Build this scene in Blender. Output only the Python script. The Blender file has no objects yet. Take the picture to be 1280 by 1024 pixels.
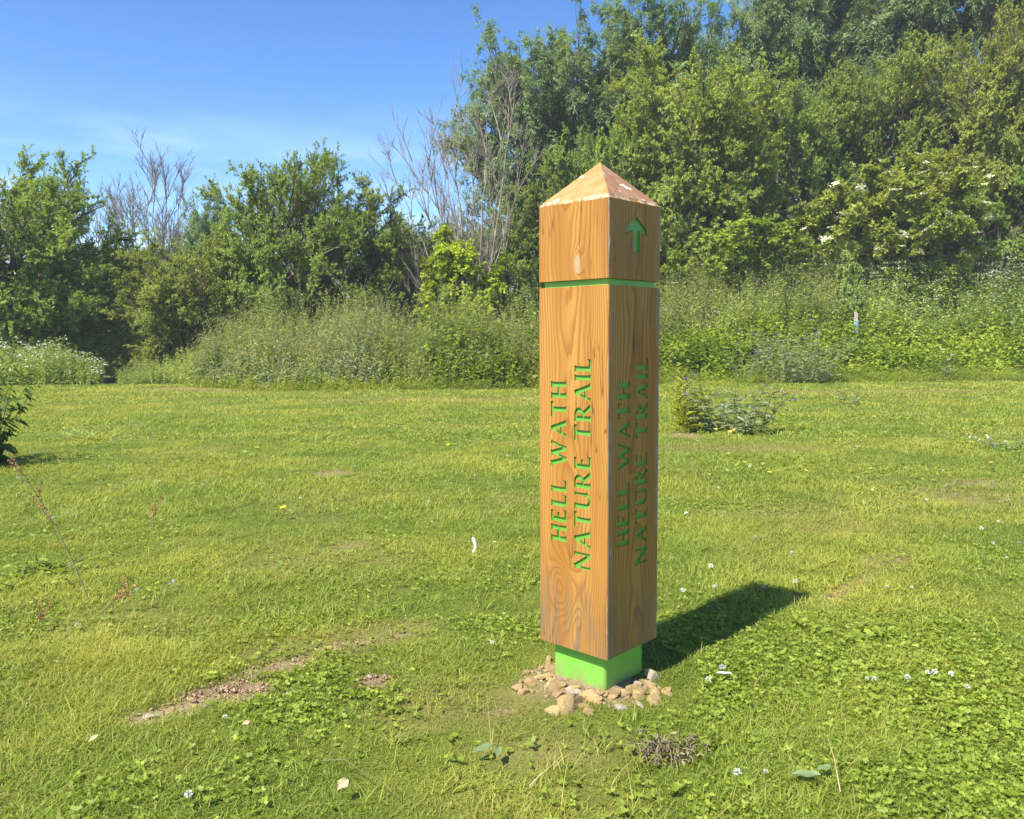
import bpy, bmesh, math, random
import numpy as np
from mathutils import Matrix, Vector
from mathutils.geometry import delaunay_2d_cdt

# ------------------------------------------------------------------ camera, sky, sun, exposure
SC = bpy.context.scene
COL = SC.collection
EYE, FPX, PITCH, ROLL = 1.1, 1031.0, 0.0847, -0.0057
camd = bpy.data.cameras.new('camera'); cam = bpy.data.objects.new('camera', camd); COL.objects.link(cam)
camd.sensor_width = 36.0; camd.lens = 36.0 * FPX / 1280.0; camd.clip_start = 0.05; camd.clip_end = 5000
cam.matrix_world = Matrix.Translation((0, 0, EYE)) @ Matrix.Rotation(math.pi / 2 - PITCH, 4, 'X') @ Matrix.Rotation(ROLL, 4, 'Z')
SC.camera = cam

SUN = Vector((-0.8125, -0.8200, 1.5087)).normalized()
SUN_EL = math.asin(SUN.z); SUN_AZ = math.atan2(SUN.x, SUN.y)
W = bpy.data.worlds.new('World'); SC.world = W; W.use_nodes = True
nt = W.node_tree; nt.nodes.clear()
def N(tree, kind, **kw):
    n = tree.nodes.new(kind)
    for k, v in kw.items(): setattr(n, k, v)
    return n
sky = N(nt, 'ShaderNodeTexSky', sky_type='NISHITA', sun_disc=False, sun_elevation=SUN_EL, sun_rotation=SUN_AZ,
        altitude=100.0, air_density=1.0, dust_density=0.6, ozone_density=3.0)
bg = N(nt, 'ShaderNodeBackground'); bg.inputs['Strength'].default_value = 0.125
out = N(nt, 'ShaderNodeOutputWorld')
tc = N(nt, 'ShaderNodeTexCoord'); mp = N(nt, 'ShaderNodeMapping'); mp.inputs['Scale'].default_value = (2.2, 2.2, 13.0)
cn = N(nt, 'ShaderNodeTexNoise'); cn.inputs['Scale'].default_value = 1.7; cn.inputs['Detail'].default_value = 7.0; cn.inputs['Roughness'].default_value = 0.55
cr = N(nt, 'ShaderNodeValToRGB'); cr.color_ramp.elements[0].position = 0.46; cr.color_ramp.elements[1].position = 0.74
sep = N(nt, 'ShaderNodeSeparateXYZ')
band = N(nt, 'ShaderNodeMapRange'); band.inputs['From Min'].default_value = 0.27; band.inputs['From Max'].default_value = 0.08
lim = N(nt, 'ShaderNodeMath', operation='MULTIPLY'); lim2 = N(nt, 'ShaderNodeMath', operation='MULTIPLY'); lim2.inputs[1].default_value = 0.55
cmix = N(nt, 'ShaderNodeMixRGB'); cmix.inputs['Color2'].default_value = (6.6, 7.0, 7.6, 1)
hs = N(nt, 'ShaderNodeHueSaturation'); hs.inputs['Saturation'].default_value = 1.12; hs.inputs['Hue'].default_value = 0.502; hs.inputs['Value'].default_value = 1.0
L = nt.links.new
L(tc.outputs['Generated'], mp.inputs['Vector']); L(mp.outputs[0], cn.inputs['Vector']); L(cn.outputs['Fac'], cr.inputs['Fac'])
L(tc.outputs['Generated'], sep.inputs[0]); L(sep.outputs['Z'], band.inputs['Value'])
L(cr.outputs['Color'], lim.inputs[0]); L(band.outputs[0], lim.inputs[1]); L(lim.outputs[0], lim2.inputs[0])
pre = N(nt, 'ShaderNodeMixRGB', blend_type='MULTIPLY'); pre.inputs['Fac'].default_value = 1; pre.inputs['Color2'].default_value = (.12, .12, .12, 1)
gam = N(nt, 'ShaderNodeGamma'); gam.inputs['Gamma'].default_value = 1.36
post_ = N(nt, 'ShaderNodeMixRGB', blend_type='DIVIDE'); post_.inputs['Fac'].default_value = 1; post_.inputs['Color2'].default_value = (.11, .11, .11, 1)
L(sky.outputs[0], pre.inputs['Color1']); L(pre.outputs[0], gam.inputs['Color']); L(gam.outputs[0], post_.inputs['Color1']); L(post_.outputs[0], hs.inputs['Color']); L(hs.outputs[0], cmix.inputs['Color1']); L(lim2.outputs[0], cmix.inputs['Fac'])
L(cmix.outputs[0], bg.inputs['Color']); L(bg.outputs[0], out.inputs['Surface'])

ld = bpy.data.lights.new('sun', 'SUN'); ld.energy = 4.5; ld.angle = math.radians(0.55); ld.color = (1.0, 0.95, 0.86)
sun = bpy.data.objects.new('sun', ld); COL.objects.link(sun); sun.location = SUN * 60
sun.rotation_euler = SUN.to_track_quat('Z', 'Y').to_euler()
SC.view_settings.view_transform = 'Standard'; SC.view_settings.look = 'None'
SC.view_settings.exposure = 1.12; SC.view_settings.gamma = 1.0
SC.render.engine = 'CYCLES'
cy = SC.cycles
cy.use_denoising = True; cy.max_bounces = 8; cy.diffuse_bounces = 6; cy.glossy_bounces = 2; cy.transmission_bounces = 4; cy.transparent_max_bounces = 4
cy.caustics_reflective = False; cy.caustics_refractive = False

# ------------------------------------------------------------------ small maths
TAB = np.random.default_rng(11).random(65536)
def vnoise(x, y, seed=0):
    x = np.asarray(x, float); y = np.asarray(y, float)
    xi = np.floor(x).astype(int); yi = np.floor(y).astype(int); xf = x - xi; yf = y - yi
    u = xf * xf * (3 - 2 * xf); v = yf * yf * (3 - 2 * yf)
    def g(a, b): return TAB[((a * 7919 + b * 104729 + seed * 1299709) ^ ((a * 31 + b * 17) << 3)) & 65535]
    return (g(xi, yi) * (1 - u) + g(xi + 1, yi) * u) * (1 - v) + (g(xi, yi + 1) * (1 - u) + g(xi + 1, yi + 1) * u) * v
def fbm(x, y, seed=0, o=4):
    s = 0; a = 0.5
    for i in range(o):
        s = s + a * vnoise(x * 2 ** i, y * 2 ** i, seed + i); a *= 0.5
    return s / (1 - 0.5 ** o)
def sstep(a, b, x):
    t = np.clip((np.asarray(x, float) - a) / (b - a), 0, 1); return t * t * (3 - 2 * t)
def unit(v): return v / np.maximum(np.linalg.norm(v, axis=-1, keepdims=True), 1e-9)
def ray(px, py):
    x, y = px - 640.0, py - 512.0; c, s = math.cos(-ROLL), math.sin(-ROLL)
    X, Y = x * c - y * s, x * s + y * c
    cp, sp = math.cos(PITCH), math.sin(PITCH)
    return X / FPX, cp - Y / FPX * sp, -sp - Y / FPX * cp
def at(px, py):                      # the spot of level lawn seen at a picture position
    d = ray(px, py); t = -EYE / d[2]; return d[0] * t, d[1] * t
def col_x(px, Y): return (px - 640.0) / FPX * Y
def top_z(py, Y): return EYE + (425.0 - py) / FPX * Y

PX, PY, PROT, PW = 0.2773, 2.6117, -0.7554, 0.2711      # the marker post on the lawn

# ------------------------------------------------------------------ ground shape and its wear
def edge_y(s):                       # where the mown lawn ends, by direction s = x / y
    return 20.6 - 1.9 * sstep(-0.42, -0.30, s) * (1 - sstep(0.0, 0.12, s)) + 0.5 * sstep(0.2, 0.6, s)
def soil_mask(x, y):
    n = fbm(x * 5, y * 5, 3); m = np.zeros(np.shape(x))
    def ell(cx, cy, rx, ry, rot, k=1.0, soft=0.55):
        nonlocal m
        c, s = math.cos(rot), math.sin(rot); dx, dy = x - cx, y - cy
        u = (dx * c + dy * s) / rx; v = (-dx * s + dy * c) / ry
        r = np.sqrt(u * u + v * v) + (n - 0.5) * 1.1
        m = np.maximum(m, k * (1 - sstep(1 - soft, 1.0, r)))
    ell(PX - 0.02, PY - 0.045, 0.245, 0.215, 0.3)
    for px, py, rx, ry, rot, k in WEAR:
        a, b = at(px, py); ell(a, b, rx, ry, rot, k)
    return np.clip(m, 0, 1)
WEAR = [(205, 890, .20, .085, .55, .97), (285, 866, .22, .11, .5, .97), (350, 834, .20, .09, .6, .8), (470, 850, .075, .085, .3, .95), (430, 806, .20, .05, .5, .7),
        (500, 795, .13, .06, .4, .5), (1045, 745, .16, .05, .8, .42), (1085, 722, .16, .06, .8, .42), (1120, 697, .18, .07, .8, .35), (415, 592, .22, .30, 0, .75), (430, 683, .12, .13, 0, .5), (625, 892, .05, .04, 0, .5),
        (1225, 603, .28, .25, 0, .6), (1110, 470, 1.2, .6, 0, .7), (850, 545, .35, .45, 0, .7), (240, 485, 1.6, .5, 0, .9), (300, 489, 1.3, .4, 0, .8)]
def dry_mask(x, y):
    n = fbm(x * 1.6, y * 1.6, 21); m = np.zeros(np.shape(x))
    def ell(cx, cy, rx, ry, rot, k):
        nonlocal m
        c, s = math.cos(rot), math.sin(rot); dx, dy = x - cx, y - cy
        u = (dx * c + dy * s) / rx; v = (-dx * s + dy * c) / ry
        m = np.maximum(m, k * (1 - sstep(0.3, 1.0, np.sqrt(u * u + v * v) + (n - 0.5) * 0.9)))
    for px, py, rx, ry, rot, k in [(1050, 742, .30, .10, .85, .95), (1110, 700, .32, .14, .8, .75), (1000, 640, .9, .5, .2, .4), (1100, 490, 4.5, 1.0, 0, .6), (930, 560, 1.4, .5, 0, .5),
                                   (560, 500, 3.5, 1.2, 0, .45), (420, 800, .5, .2, .5, .6), (600, 880, .4, .25, 0, .55), (690, 940, .35, .2, 0, .45), (380, 700, .7, .4, 0, .4),
                                   (250, 487, 3.2, .8, 0, .8), (1200, 620, 1.0, .7, 0, .45), (1050, 660, .6, .3, 0, .5)]:
        a, b = at(px, py); ell(a, b, rx, ry, rot, k)
    return np.clip(m + 0.22 * sstep(.52, .75, n), 0, 1)
def hz(x, y):
    x = np.asarray(x, float); y = np.asarray(y, float)
    s = x / np.maximum(y, 1.0); e = edge_y(s)
    rise = 0.7 * sstep(-.40, -.28, s) + 2.3 * sstep(0.04, 0.24, s)
    z = rise * sstep(0, 9.5, y - e - 0.2)
    z = z - 0.45 * sstep(-.34, -.42, s) * sstep(0.3, 5, y - e)
    z = z + 0.030 * (fbm(x * .5, y * .5, 5) - .5) * sstep(2, 8, y) + 0.016 * (fbm(x * 4, y * 4, 7) - .5)
    d = np.hypot(x - PX, y - PY); z = z + 0.028 * np.exp(-(d / 0.2) ** 2)
    return z
def hz1(x, y): return float(hz(np.array([x]), np.array([y]))[0])

# ------------------------------------------------------------------ mesh building
class Geo:
    def __init__(s): s.v = []; s.f = []; s.a = []; s.b = []; s.m = []; s.n = 0
    def add(s, v, f, a=0.5, b=0.0, m=0):
        v = np.asarray(v, np.float32).reshape(-1, 3); f = np.asarray(f, np.int64).reshape(-1, 4); n = len(v)
        s.v.append(v); s.f.append(f + s.n); s.n += n
        s.a.append(np.broadcast_to(np.asarray(a, np.float32), (n,))); s.b.append(np.broadcast_to(np.asarray(b, np.float32), (n,)))
        s.m.append(np.full(len(f), m, np.int32))
    def mesh(s, name, smooth=False):
        me = bpy.data.meshes.new(name)
        v = np.concatenate(s.v); f = np.concatenate(s.f).astype(np.int32); nf = len(f)
        me.vertices.add(len(v)); me.vertices.foreach_set('co', v.ravel())
        me.loops.add(nf * 4); me.loops.foreach_set('vertex_index', f.ravel())
        me.polygons.add(nf); me.polygons.foreach_set('loop_start', np.arange(nf, dtype=np.int32) * 4)
        me.polygons.foreach_set('material_index', np.concatenate(s.m))
        if smooth: me.polygons.foreach_set('use_smooth', np.ones(nf, bool))
        me.update(calc_edges=True)
        for nm, d in (('tint', s.a), ('dry', s.b)):
            at_ = me.attributes.new(nm, 'FLOAT', 'POINT'); at_.data.foreach_set('value', np.concatenate(d))
        return me
RHOMB = (np.array([[0, 0, 0], [.45, .5, .06], [1, 0, 0], [.45, -.5, .06]]), np.array([[0, 1, 2, 3]]))
OVAL = (np.array([[0, 0, 0], [.28, .42, .10], [.66, .40, .08], [1, 0, -.05], [.66, -.40, .08], [.28, -.42, .10]]), np.array([[0, 1, 2, 3], [0, 3, 4, 5]]))
LANCE = (np.array([[0, 0, 0], [.30, .42, .05], [.62, .32, .02], [1, 0, -.16], [.62, -.32, .02], [.30, -.42, .05]]), np.array([[0, 1, 2, 3], [0, 3, 4, 5]]))
LOBED = (np.array([[0, 0, 0], [.35, .5, .05], [.60, .24, .02], [.88, .42, .06], [1, 0, 0], [.88, -.42, .06], [.60, -.24, .02], [.35, -.5, .05], [.5, 0, 0]]),
         np.array([[0, 1, 2, 8], [8, 2, 3, 4], [8, 4, 5, 6], [0, 8, 6, 7]]))
def leaves(g, P, D, U, Ln, Wd, tmpl=RHOMB, tint=0.5, dry=0.0, m=0):
    """P base points, D directions, U rough upward side, lengths and widths."""
    P = np.asarray(P, float); D = unit(D); S = unit(np.cross(D, U)); Nn = np.cross(S, D)
    t, f = tmpl; n, k = len(P), len(t)
    Ln = np.broadcast_to(np.asarray(Ln, float), (n,)); Wd = np.broadcast_to(np.asarray(Wd, float), (n,))
    V = P[:, None] + D[:, None] * (t[None, :, 0:1] * Ln[:, None, None]) + S[:, None] * (t[None, :, 1:2] * Wd[:, None, None]) + Nn[:, None] * (t[None, :, 2:3] * Ln[:, None, None])
    F = (f[None] + (np.arange(n) * k)[:, None, None]).reshape(-1, 4)
    g.add(V.reshape(-1, 3), F, np.repeat(np.broadcast_to(tint, (n,)), k), np.repeat(np.broadcast_to(dry, (n,)), k), m)
def tubes(g, P, R, sides=5, tint=0.5, m=0):
    """P (n,k,3) polylines, R (n,k) radii."""
    P = np.asarray(P, float); n, k = P.shape[:2]
    T = unit(np.gradient(P, axis=1)); ref = np.where(np.abs(unit(P[:, -1] - P[:, 0])[:, 2:3]) > .9, [[1., 0, 0]], [[0, 0, 1.]])
    A = unit(np.cross(T, ref[:, None])); B = np.cross(T, A)
    an = np.arange(sides) * 2 * np.pi / sides
    V = P[:, :, None] + R[:, :, None, None] * (A[:, :, None] * np.cos(an)[None, None, :, None] + B[:, :, None] * np.sin(an)[None, None, :, None])
    i = np.arange(n)[:, None, None] * k * sides; j = np.arange(k - 1)[None, :, None] * sides; q = np.arange(sides)[None, None]; q2 = (q + 1) % sides
    F = np.stack([i + j + q, i + j + q2, i + j + sides + q2, i + j + sides + q], -1).reshape(-1, 4)
    t = np.broadcast_to(np.asarray(tint, float), (n,)); g.add(V.reshape(-1, 3), F, np.repeat(t, k * sides), 0, m)
def bez(a, b, c, k):
    t = np.linspace(0, 1, k)[None, :, None]; return a[:, None] * (1 - t) ** 2 + 2 * b[:, None] * t * (1 - t) + c[:, None] * t * t
def along(P, idx, t):
    k = P.shape[1]; f = t * (k - 1); i = np.minimum(f.astype(int), k - 2); w = (f - i)[:, None]
    a, b = P[idx, i], P[idx, i + 1]; return a * (1 - w) + b * w, unit(b - a)
def sprout(rng, P, per, t0, length, spread, up, out=0.0, centre=None, bend=0.0, k=4, t1=1.0, wob=0.15, taper=0.45):
    n = len(P); idx = np.repeat(np.arange(n), per); m = len(idx)
    t = t0 + (t1 - t0) * rng.random(m); p, tan = along(P, idx, t)
    r = rng.normal(size=(m, 3)); perp = unit(r - tan * (r * tan).sum(1, keepdims=True))
    d = tan * math.cos(spread) + perp * math.sin(spread) + np.array([0, 0, up])
    if centre is not None: d = d + out * unit(p - centre)
    d = unit(d); Ls = length * (0.55 + 0.75 * rng.random(m)) * (1 - taper * t)
    s = np.linspace(0, 1, k)[None, :, None]; bv = np.array([0, 0, bend]) + wob * rng.normal(size=(m, 3))
    Q = p[:, None] + d[:, None] * Ls[:, None, None] * s + bv[:, None] * Ls[:, None, None] * s * s
    return Q, idx
def leafset(rng, g, T, per, Ln, Wd, tmpl, tint, up=0.75, fwd=0.5, droop=0.0, t0=0.1, vary=0.35, m=0, centre=None):
    n = len(T); idx = np.repeat(np.arange(n), per); c = len(idx)
    p, tan = along(T, idx, t0 + (1 - t0) * rng.random(c))
    r = rng.normal(size=(c, 3)); perp = unit(r - tan * (r * tan).sum(1, keepdims=True))
    D = unit(tan * fwd + perp + np.array([0, 0, -droop])); U = rng.normal(size=(c, 3)) * 0.55 + np.array([0, 0, up * 1.5])
    if centre is not None: U = U + 1.15 * unit(p - centre)
    U = unit(U)
    sz = 1 - vary + 2 * vary * rng.random(c)
    leaves(g, p, D, U, Ln * sz, Wd * sz, tmpl, np.clip(tint[idx] + 0.16 * rng.normal(size=c), 0, 1), 0, m)

# ------------------------------------------------------------------ objects
def link(o, parent=None):
    COL.objects.link(o)
    if parent is not None: o.parent = parent
    return o
def obj(name, me, mats=(), parent=None, loc=None):
    o = bpy.data.objects.new(name, me)
    for m in (mats if isinstance(mats, (list, tuple)) else [mats]):
        if m and len(me.materials) < 8: me.materials.append(m)
    if loc is not None: o.location = loc
    return link(o, parent)
def tag(o, label=None, cat=None, group=None, kind=None):
    for k, v in (('label', label), ('category', cat), ('group', group), ('kind', kind)):
        if v: o[k] = v
    return o
def empty(name, loc=(0, 0, 0), rz=0.0, sc=(1, 1, 1)):
    o = bpy.data.objects.new(name, None); o.location = loc; o.rotation_euler = (0, 0, rz); o.scale = sc; o.empty_display_size = .2
    return link(o)
def bm_mesh(name, bm, smooth=False):
    me = bpy.data.meshes.new(name); bm.normal_update(); bm.to_mesh(me); bm.free()
    if smooth:
        for p in me.polygons: p.use_smooth = True
    return me

# ------------------------------------------------------------------ materials
def mat(name):
    m = bpy.data.materials.new(name); m.use_nodes = True; t = m.node_tree; t.nodes.clear()
    return m, t, N(t, 'ShaderNodeOutputMaterial')
def math_(t, op, a, b=None, c=None):
    n = N(t, 'ShaderNodeMath', operation=op)
    for i, q in enumerate((a, b, c)):
        if q is None: continue
        if isinstance(q, (int, float)): n.inputs[i].default_value = q
        else: t.links.new(q, n.inputs[i])
    return n.outputs[0]
def mix(t, f, a, b, mode='MIX'):
    n = N(t, 'ShaderNodeMixRGB', blend_type=mode)
    for i, q in ((0, f), (1, a), (2, b)):
        if isinstance(q, (int, float)): n.inputs[i].default_value = q
        elif isinstance(q, tuple): n.inputs[i].default_value = (*q, 1) if len(q) == 3 else q
        else: t.links.new(q, n.inputs[i])
    return n.outputs[0]
def noise(t, scale, detail=3, vec=None, rough=.5, dist=0.0):
    n = N(t, 'ShaderNodeTexNoise'); n.inputs['Scale'].default_value = scale; n.inputs['Detail'].default_value = detail
    n.inputs['Roughness'].default_value = rough; n.inputs['Distortion'].default_value = dist
    if vec is not None: t.links.new(vec, n.inputs['Vector'])
    return n.outputs['Fac']
def ramp(t, f, a, b):
    n = N(t, 'ShaderNodeMapRange', interpolation_type='SMOOTHSTEP'); t.links.new(f, n.inputs['Value'])
    n.inputs['From Min'].default_value = a; n.inputs['From Max'].default_value = b; return n.outputs[0]
def attr(t, nm): return N(t, 'ShaderNodeAttribute', attribute_name=nm).outputs['Fac']
def leafmat(name, dark, light, trans=.42, rough=.55, spec=.25, dryc=(.30, .22, .09), patch=0.0, tcol=(1.25, 1.15, .55), rnd=0.25):
    m, t, o = mat(name); base = mix(t, attr(t, 'tint'), dark, light); base = mix(t, attr(t, 'dry'), base, dryc)
    if patch:
        co = N(t, 'ShaderNodeTexCoord').outputs['Object']
        base = mix(t, math_(t, 'MULTIPLY', ramp(t, noise(t, .9, 4, co), .38, .68), patch), base, (light[0] * 1.35, light[1] * 1.1, light[2] * 1.1))
    if rnd:
        r = N(t, 'ShaderNodeObjectInfo').outputs['Random']
        hsv = N(t, 'ShaderNodeHueSaturation'); t.links.new(base, hsv.inputs['Color'])
        t.links.new(math_(t, 'MULTIPLY_ADD', r, .02 * rnd / .25, .5 - .006 * rnd / .25), hsv.inputs['Hue'])
        t.links.new(math_(t, 'MULTIPLY_ADD', r, rnd, 1 - rnd / 2), hsv.inputs['Value']); base = hsv.outputs[0]
    p = N(t, 'ShaderNodeBsdfPrincipled'); p.inputs['Roughness'].default_value = rough; p.inputs['Specular IOR Level'].default_value = spec
    t.links.new(base, p.inputs['Base Color'])
    tr = N(t, 'ShaderNodeBsdfTranslucent'); t.links.new(mix(t, 1.0, base, tcol, 'MULTIPLY'), tr.inputs['Color'])
    ms = N(t, 'ShaderNodeMixShader'); ms.inputs[0].default_value = trans
    t.links.new(p.outputs[0], ms.inputs[1]); t.links.new(tr.outputs[0], ms.inputs[2]); t.links.new(ms.outputs[0], o.inputs['Surface'])
    return m
def plain(name, c1, c2, scale=20, rough=.8, bump=.3, bscale=60, spec=.3):
    m, t, o = mat(name); co = N(t, 'ShaderNodeTexCoord').outputs['Object']
    c = mix(t, ramp(t, noise(t, scale, 5, co), .3, .7), c1, c2)
    r = N(t, 'ShaderNodeObjectInfo').outputs['Random']
    hsv = N(t, 'ShaderNodeHueSaturation'); t.links.new(c, hsv.inputs['Color']); t.links.new(math_(t, 'MULTIPLY_ADD', r, .4, .8), hsv.inputs['Value'])
    p = N(t, 'ShaderNodeBsdfPrincipled'); p.inputs['Roughness'].default_value = rough; p.inputs['Specular IOR Level'].default_value = spec
    t.links.new(hsv.outputs[0], p.inputs['Base Color'])
    b = N(t, 'ShaderNodeBump'); b.inputs['Strength'].default_value = bump; b.inputs['Distance'].default_value = .01
    t.links.new(noise(t, bscale, 5, co), b.inputs['Height']); t.links.new(b.outputs[0], p.inputs['Normal']); t.links.new(p.outputs[0], o.inputs['Surface'])
    return m

M = {}
M['grass'] = leafmat('grass_blades', (.150, .226, .026), (.385, .455, .078), .42, .5, .25, (.40, .30, .12), .55, rnd=0)
M['clover'] = leafmat('clover_leaf', (.185, .262, .026), (.395, .470, .070), .42, .5, .25, rnd=0)
M['haw'] = leafmat('hawthorn_leaf', (.200, .285, .040), (.395, .490, .085))
M['hawy'] = leafmat('yellow_hawthorn_leaf', (.230, .295, .038), (.460, .515, .090))
M['ash'] = leafmat('ash_leaf', (.115, .190, .060), (.285, .380, .140), spec=.35, rough=.45)
M['elder'] = leafmat('elder_leaf', (.235, .315, .034), (.470, .525, .095))
M['ivy'] = leafmat('bramble_leaf', (.165, .250, .018), (.400, .475, .050), rnd=.1)
M['yellow'] = leafmat('yellow_green_leaf', (.22, .275, .013), (.47, .51, .037))
M['nettle'] = leafmat('nettle_leaf', (.215, .285, .065), (.460, .520, .155), rnd=.1, dryc=(.30, .22, .13))
M['nettle2'] = leafmat('tall_weed_leaf', (.225, .310, .060), (.465, .545, .150), rnd=.1, dryc=(.30, .21, .13))
M['thistle'] = leafmat('thistle_leaf', (.20, .25, .14), (.42, .46, .29), rnd=.15)
M['dark_nettle'] = leafmat('dark_nettle_leaf', (.045, .085, .016), (.115, .180, .035), rnd=0)
M['dock'] = leafmat('dock_leaf', (.24, .28, .02), (.50, .50, .05), rnd=0)
M['bark'] = plain('brown_bark', (.10, .075, .05), (.20, .16, .12), 8, .9, .6, 25)
M['grey'] = plain('dead_grey_wood', (.16, .13, .095), (.30, .25, .19), 5, .85, .5, 30)
M['greyblue'] = plain('pale_dead_twig', (.20, .185, .175), (.32, .30, .28), 5, .85, .3, 30)
M['white'] = plain('white_petal', (.58, .59, .52), (.72, .72, .66), 30, .7, 0, 50)
M['umbel'] = plain('greenish_white_umbel', (.46, .49, .34), (.64, .66, .52), 20, .8, 0, 50)
M['cream'] = plain('cream_petal', (.62, .60, .36), (.80, .78, .55), 20, .7, .0, 50)
M['purple'] = plain('purple_petal', (.22, .14, .30), (.34, .24, .42), 20, .7, .0, 50)
M['yel'] = plain('yellow_petal', (.75, .55, .02), (.85, .66, .03), 20, .6, 0, 50)
M['rust'] = plain('rust_brown_seed', (.30, .12, .05), (.45, .22, .10), 30, .8, .2, 50)
M['stem'] = plain('green_stem', (.12, .16, .04), (.20, .24, .07), 12, .7, .1, 30)
M['stone'] = plain('tan_stone', (.47, .31, .12), (.60, .44, .21), 22, .85, .8, 55)
M['pale'] = plain('pale_stone', (.38, .31, .21), (.50, .43, .33), 25, .85, .6, 60)
M['dead'] = plain('withered_stem', (.17, .13, .07), (.32, .25, .14), 12, .9, .2, 40)
M['bone'] = plain('bleached_bone', (.62, .58, .52), (.78, .74, .68), 60, .7, .3, 90)
M['leaf_tan'] = plain('dry_leaf', (.45, .33, .15), (.62, .50, .28), 30, .8, .2, 60)

def wood_mat(name, shaft):
    m, t, o = mat(name); co = N(t, 'ShaderNodeTexCoord').outputs['Object']
    sp = N(t, 'ShaderNodeSeparateXYZ'); t.links.new(co, sp.inputs[0]); x, y, z = sp.outputs
    def sc(v, s):
        n = N(t, 'ShaderNodeMapping'); n.inputs['Scale'].default_value = s; t.links.new(v, n.inputs['Vector']); return n.outputs[0]
    d1 = math_(t, 'SUBTRACT', noise(t, 1.0, 2, sc(co, (4.5, 4.5, 2.1))), .5)
    d2 = math_(t, 'SUBTRACT', noise(t, 1.0, 2, sc(co, (20, 20, 3.2))), .5)
    r = math_(t, 'SQRT', math_(t, 'ADD', math_(t, 'POWER', math_(t, 'ADD', x, .012), 2), math_(t, 'POWER', math_(t, 'ADD', y, -.01), 2)))
    r = math_(t, 'ADD', r, math_(t, 'MULTIPLY', d1, .052)); r = math_(t, 'ADD', r, math_(t, 'MULTIPLY', d2, .010))
    knots = [(-.035, -.1355, .30, .050, .085, .034), (.030, -.1355, .195, .030, .09, -.024), (-.055, -.1355, .36, .03, .06, .014), (.1355, .03, .62, .03, .06, .03)] if shaft else [(.018, -.1355, .045, .020, .045, .020)]
    core = None
    for kx, ky, kz, s1, s2, amp in knots:
        q = math_(t, 'ADD', math_(t, 'ADD', math_(t, 'POWER', math_(t, 'MULTIPLY', math_(t, 'SUBTRACT', x, kx), 1 / s1), 2), math_(t, 'POWER', math_(t, 'MULTIPLY', math_(t, 'SUBTRACT', y, ky), 1 / s1), 2)),
                  math_(t, 'POWER', math_(t, 'MULTIPLY', math_(t, 'SUBTRACT', z, kz), 1 / s2), 2))
        e = math_(t, 'EXPONENT', math_(t, 'MULTIPLY', q, -1.0)); r = math_(t, 'ADD', r, math_(t, 'MULTIPLY', e, amp))
        if not shaft: core = e
    ph = math_(t, 'FRACT', math_(t, 'MULTIPLY', r, 165.0))
    line = math_(t, 'MULTIPLY', ramp(t, ph, .35, .93), math_(t, 'SUBTRACT', 1.0, ramp(t, ph, .94, 1.0)))
    fib = noise(t, 1.0, 3, sc(co, (420, 420, 9)), .6)
    ton = noise(t, 1.0, 3, sc(co, (14, 14, 1.5)))
    base = mix(t, ramp(t, ton, .34, .68), (.345, .155, .024), (.445, .226, .046))
    base = mix(t, math_(t, 'MULTIPLY', line, math_(t, 'MULTIPLY_ADD', ton, .60, .22)), base, (.23, .066, .010))
    base = mix(t, math_(t, 'MULTIPLY', ramp(t, fib, .45, .75), .28), base, (.27, .095, .018))
    # grey weathering: low on the shaft, along the arrises, in scattered long streaks
    st = noise(t, 1.0, 4, sc(co, (55, 55, 3.5)), .6)
    if shaft:
        low = math_(t, 'MULTIPLY', ramp(t, z, .46, .13), math_(t, 'ADD', math_(t, 'MULTIPLY', ramp(t, st, .40, .62), .85), .18))
    else:
        low = math_(t, 'MULTIPLY', ramp(t, st, .62, .85), .25)
    ck = noise(t, 1.0, 2, sc(co, (30, 30, 1.4))); ckm = math_(t, 'MULTIPLY', math_(t, 'SUBTRACT', 1.0, ramp(t, math_(t, 'ABSOLUTE', math_(t, 'SUBTRACT', ck, .5)), .003, .011)), ramp(t, noise(t, 1.0, 2, sc(co, (9, 9, 4))), .50, .60))
    base = mix(t, math_(t, 'MULTIPLY', ckm, .75), base, (.10, .045, .014))
    smear = math_(t, 'MULTIPLY', ramp(t, noise(t, 1.0, 4, sc(co, (11, 11, 3.2)), .6), .52, .74), .38); base = mix(t, smear, base, (.25, .135, .050))
    h = .1355
    cx_ = math_(t, 'MULTIPLY', ramp(t, math_(t, 'SUBTRACT', h, math_(t, 'ABSOLUTE', y)), .034, .006), ramp(t, x, .1315, .1340))
    arr = math_(t, 'MULTIPLY', cx_, ramp(t, noise(t, 1.0, 5, sc(co, (70, 70, 5)), .7), .44, .60))
    sp2 = noise(t, 1.0, 3, sc(co, (120, 120, 26)), .6)
    arr2 = math_(t, 'MULTIPLY', arr, ramp(t, sp2, .5, .72))
    base = mix(t, math_(t, 'MULTIPLY', low, .85), base, (.165, .125, .080))
    base = mix(t, math_(t, 'MULTIPLY', arr, .85), base, (.24, .21, .165))
    base = mix(t, math_(t, 'MULTIPLY', arr2, .8), base, (.50, .47, .40))
    if core is not None: base = mix(t, math_(t, 'MULTIPLY', ramp(t, core, .55, .86), math_(t, 'MULTIPLY_ADD', sp2, .9, .2)), base, (.40, .33, .22))
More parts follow.
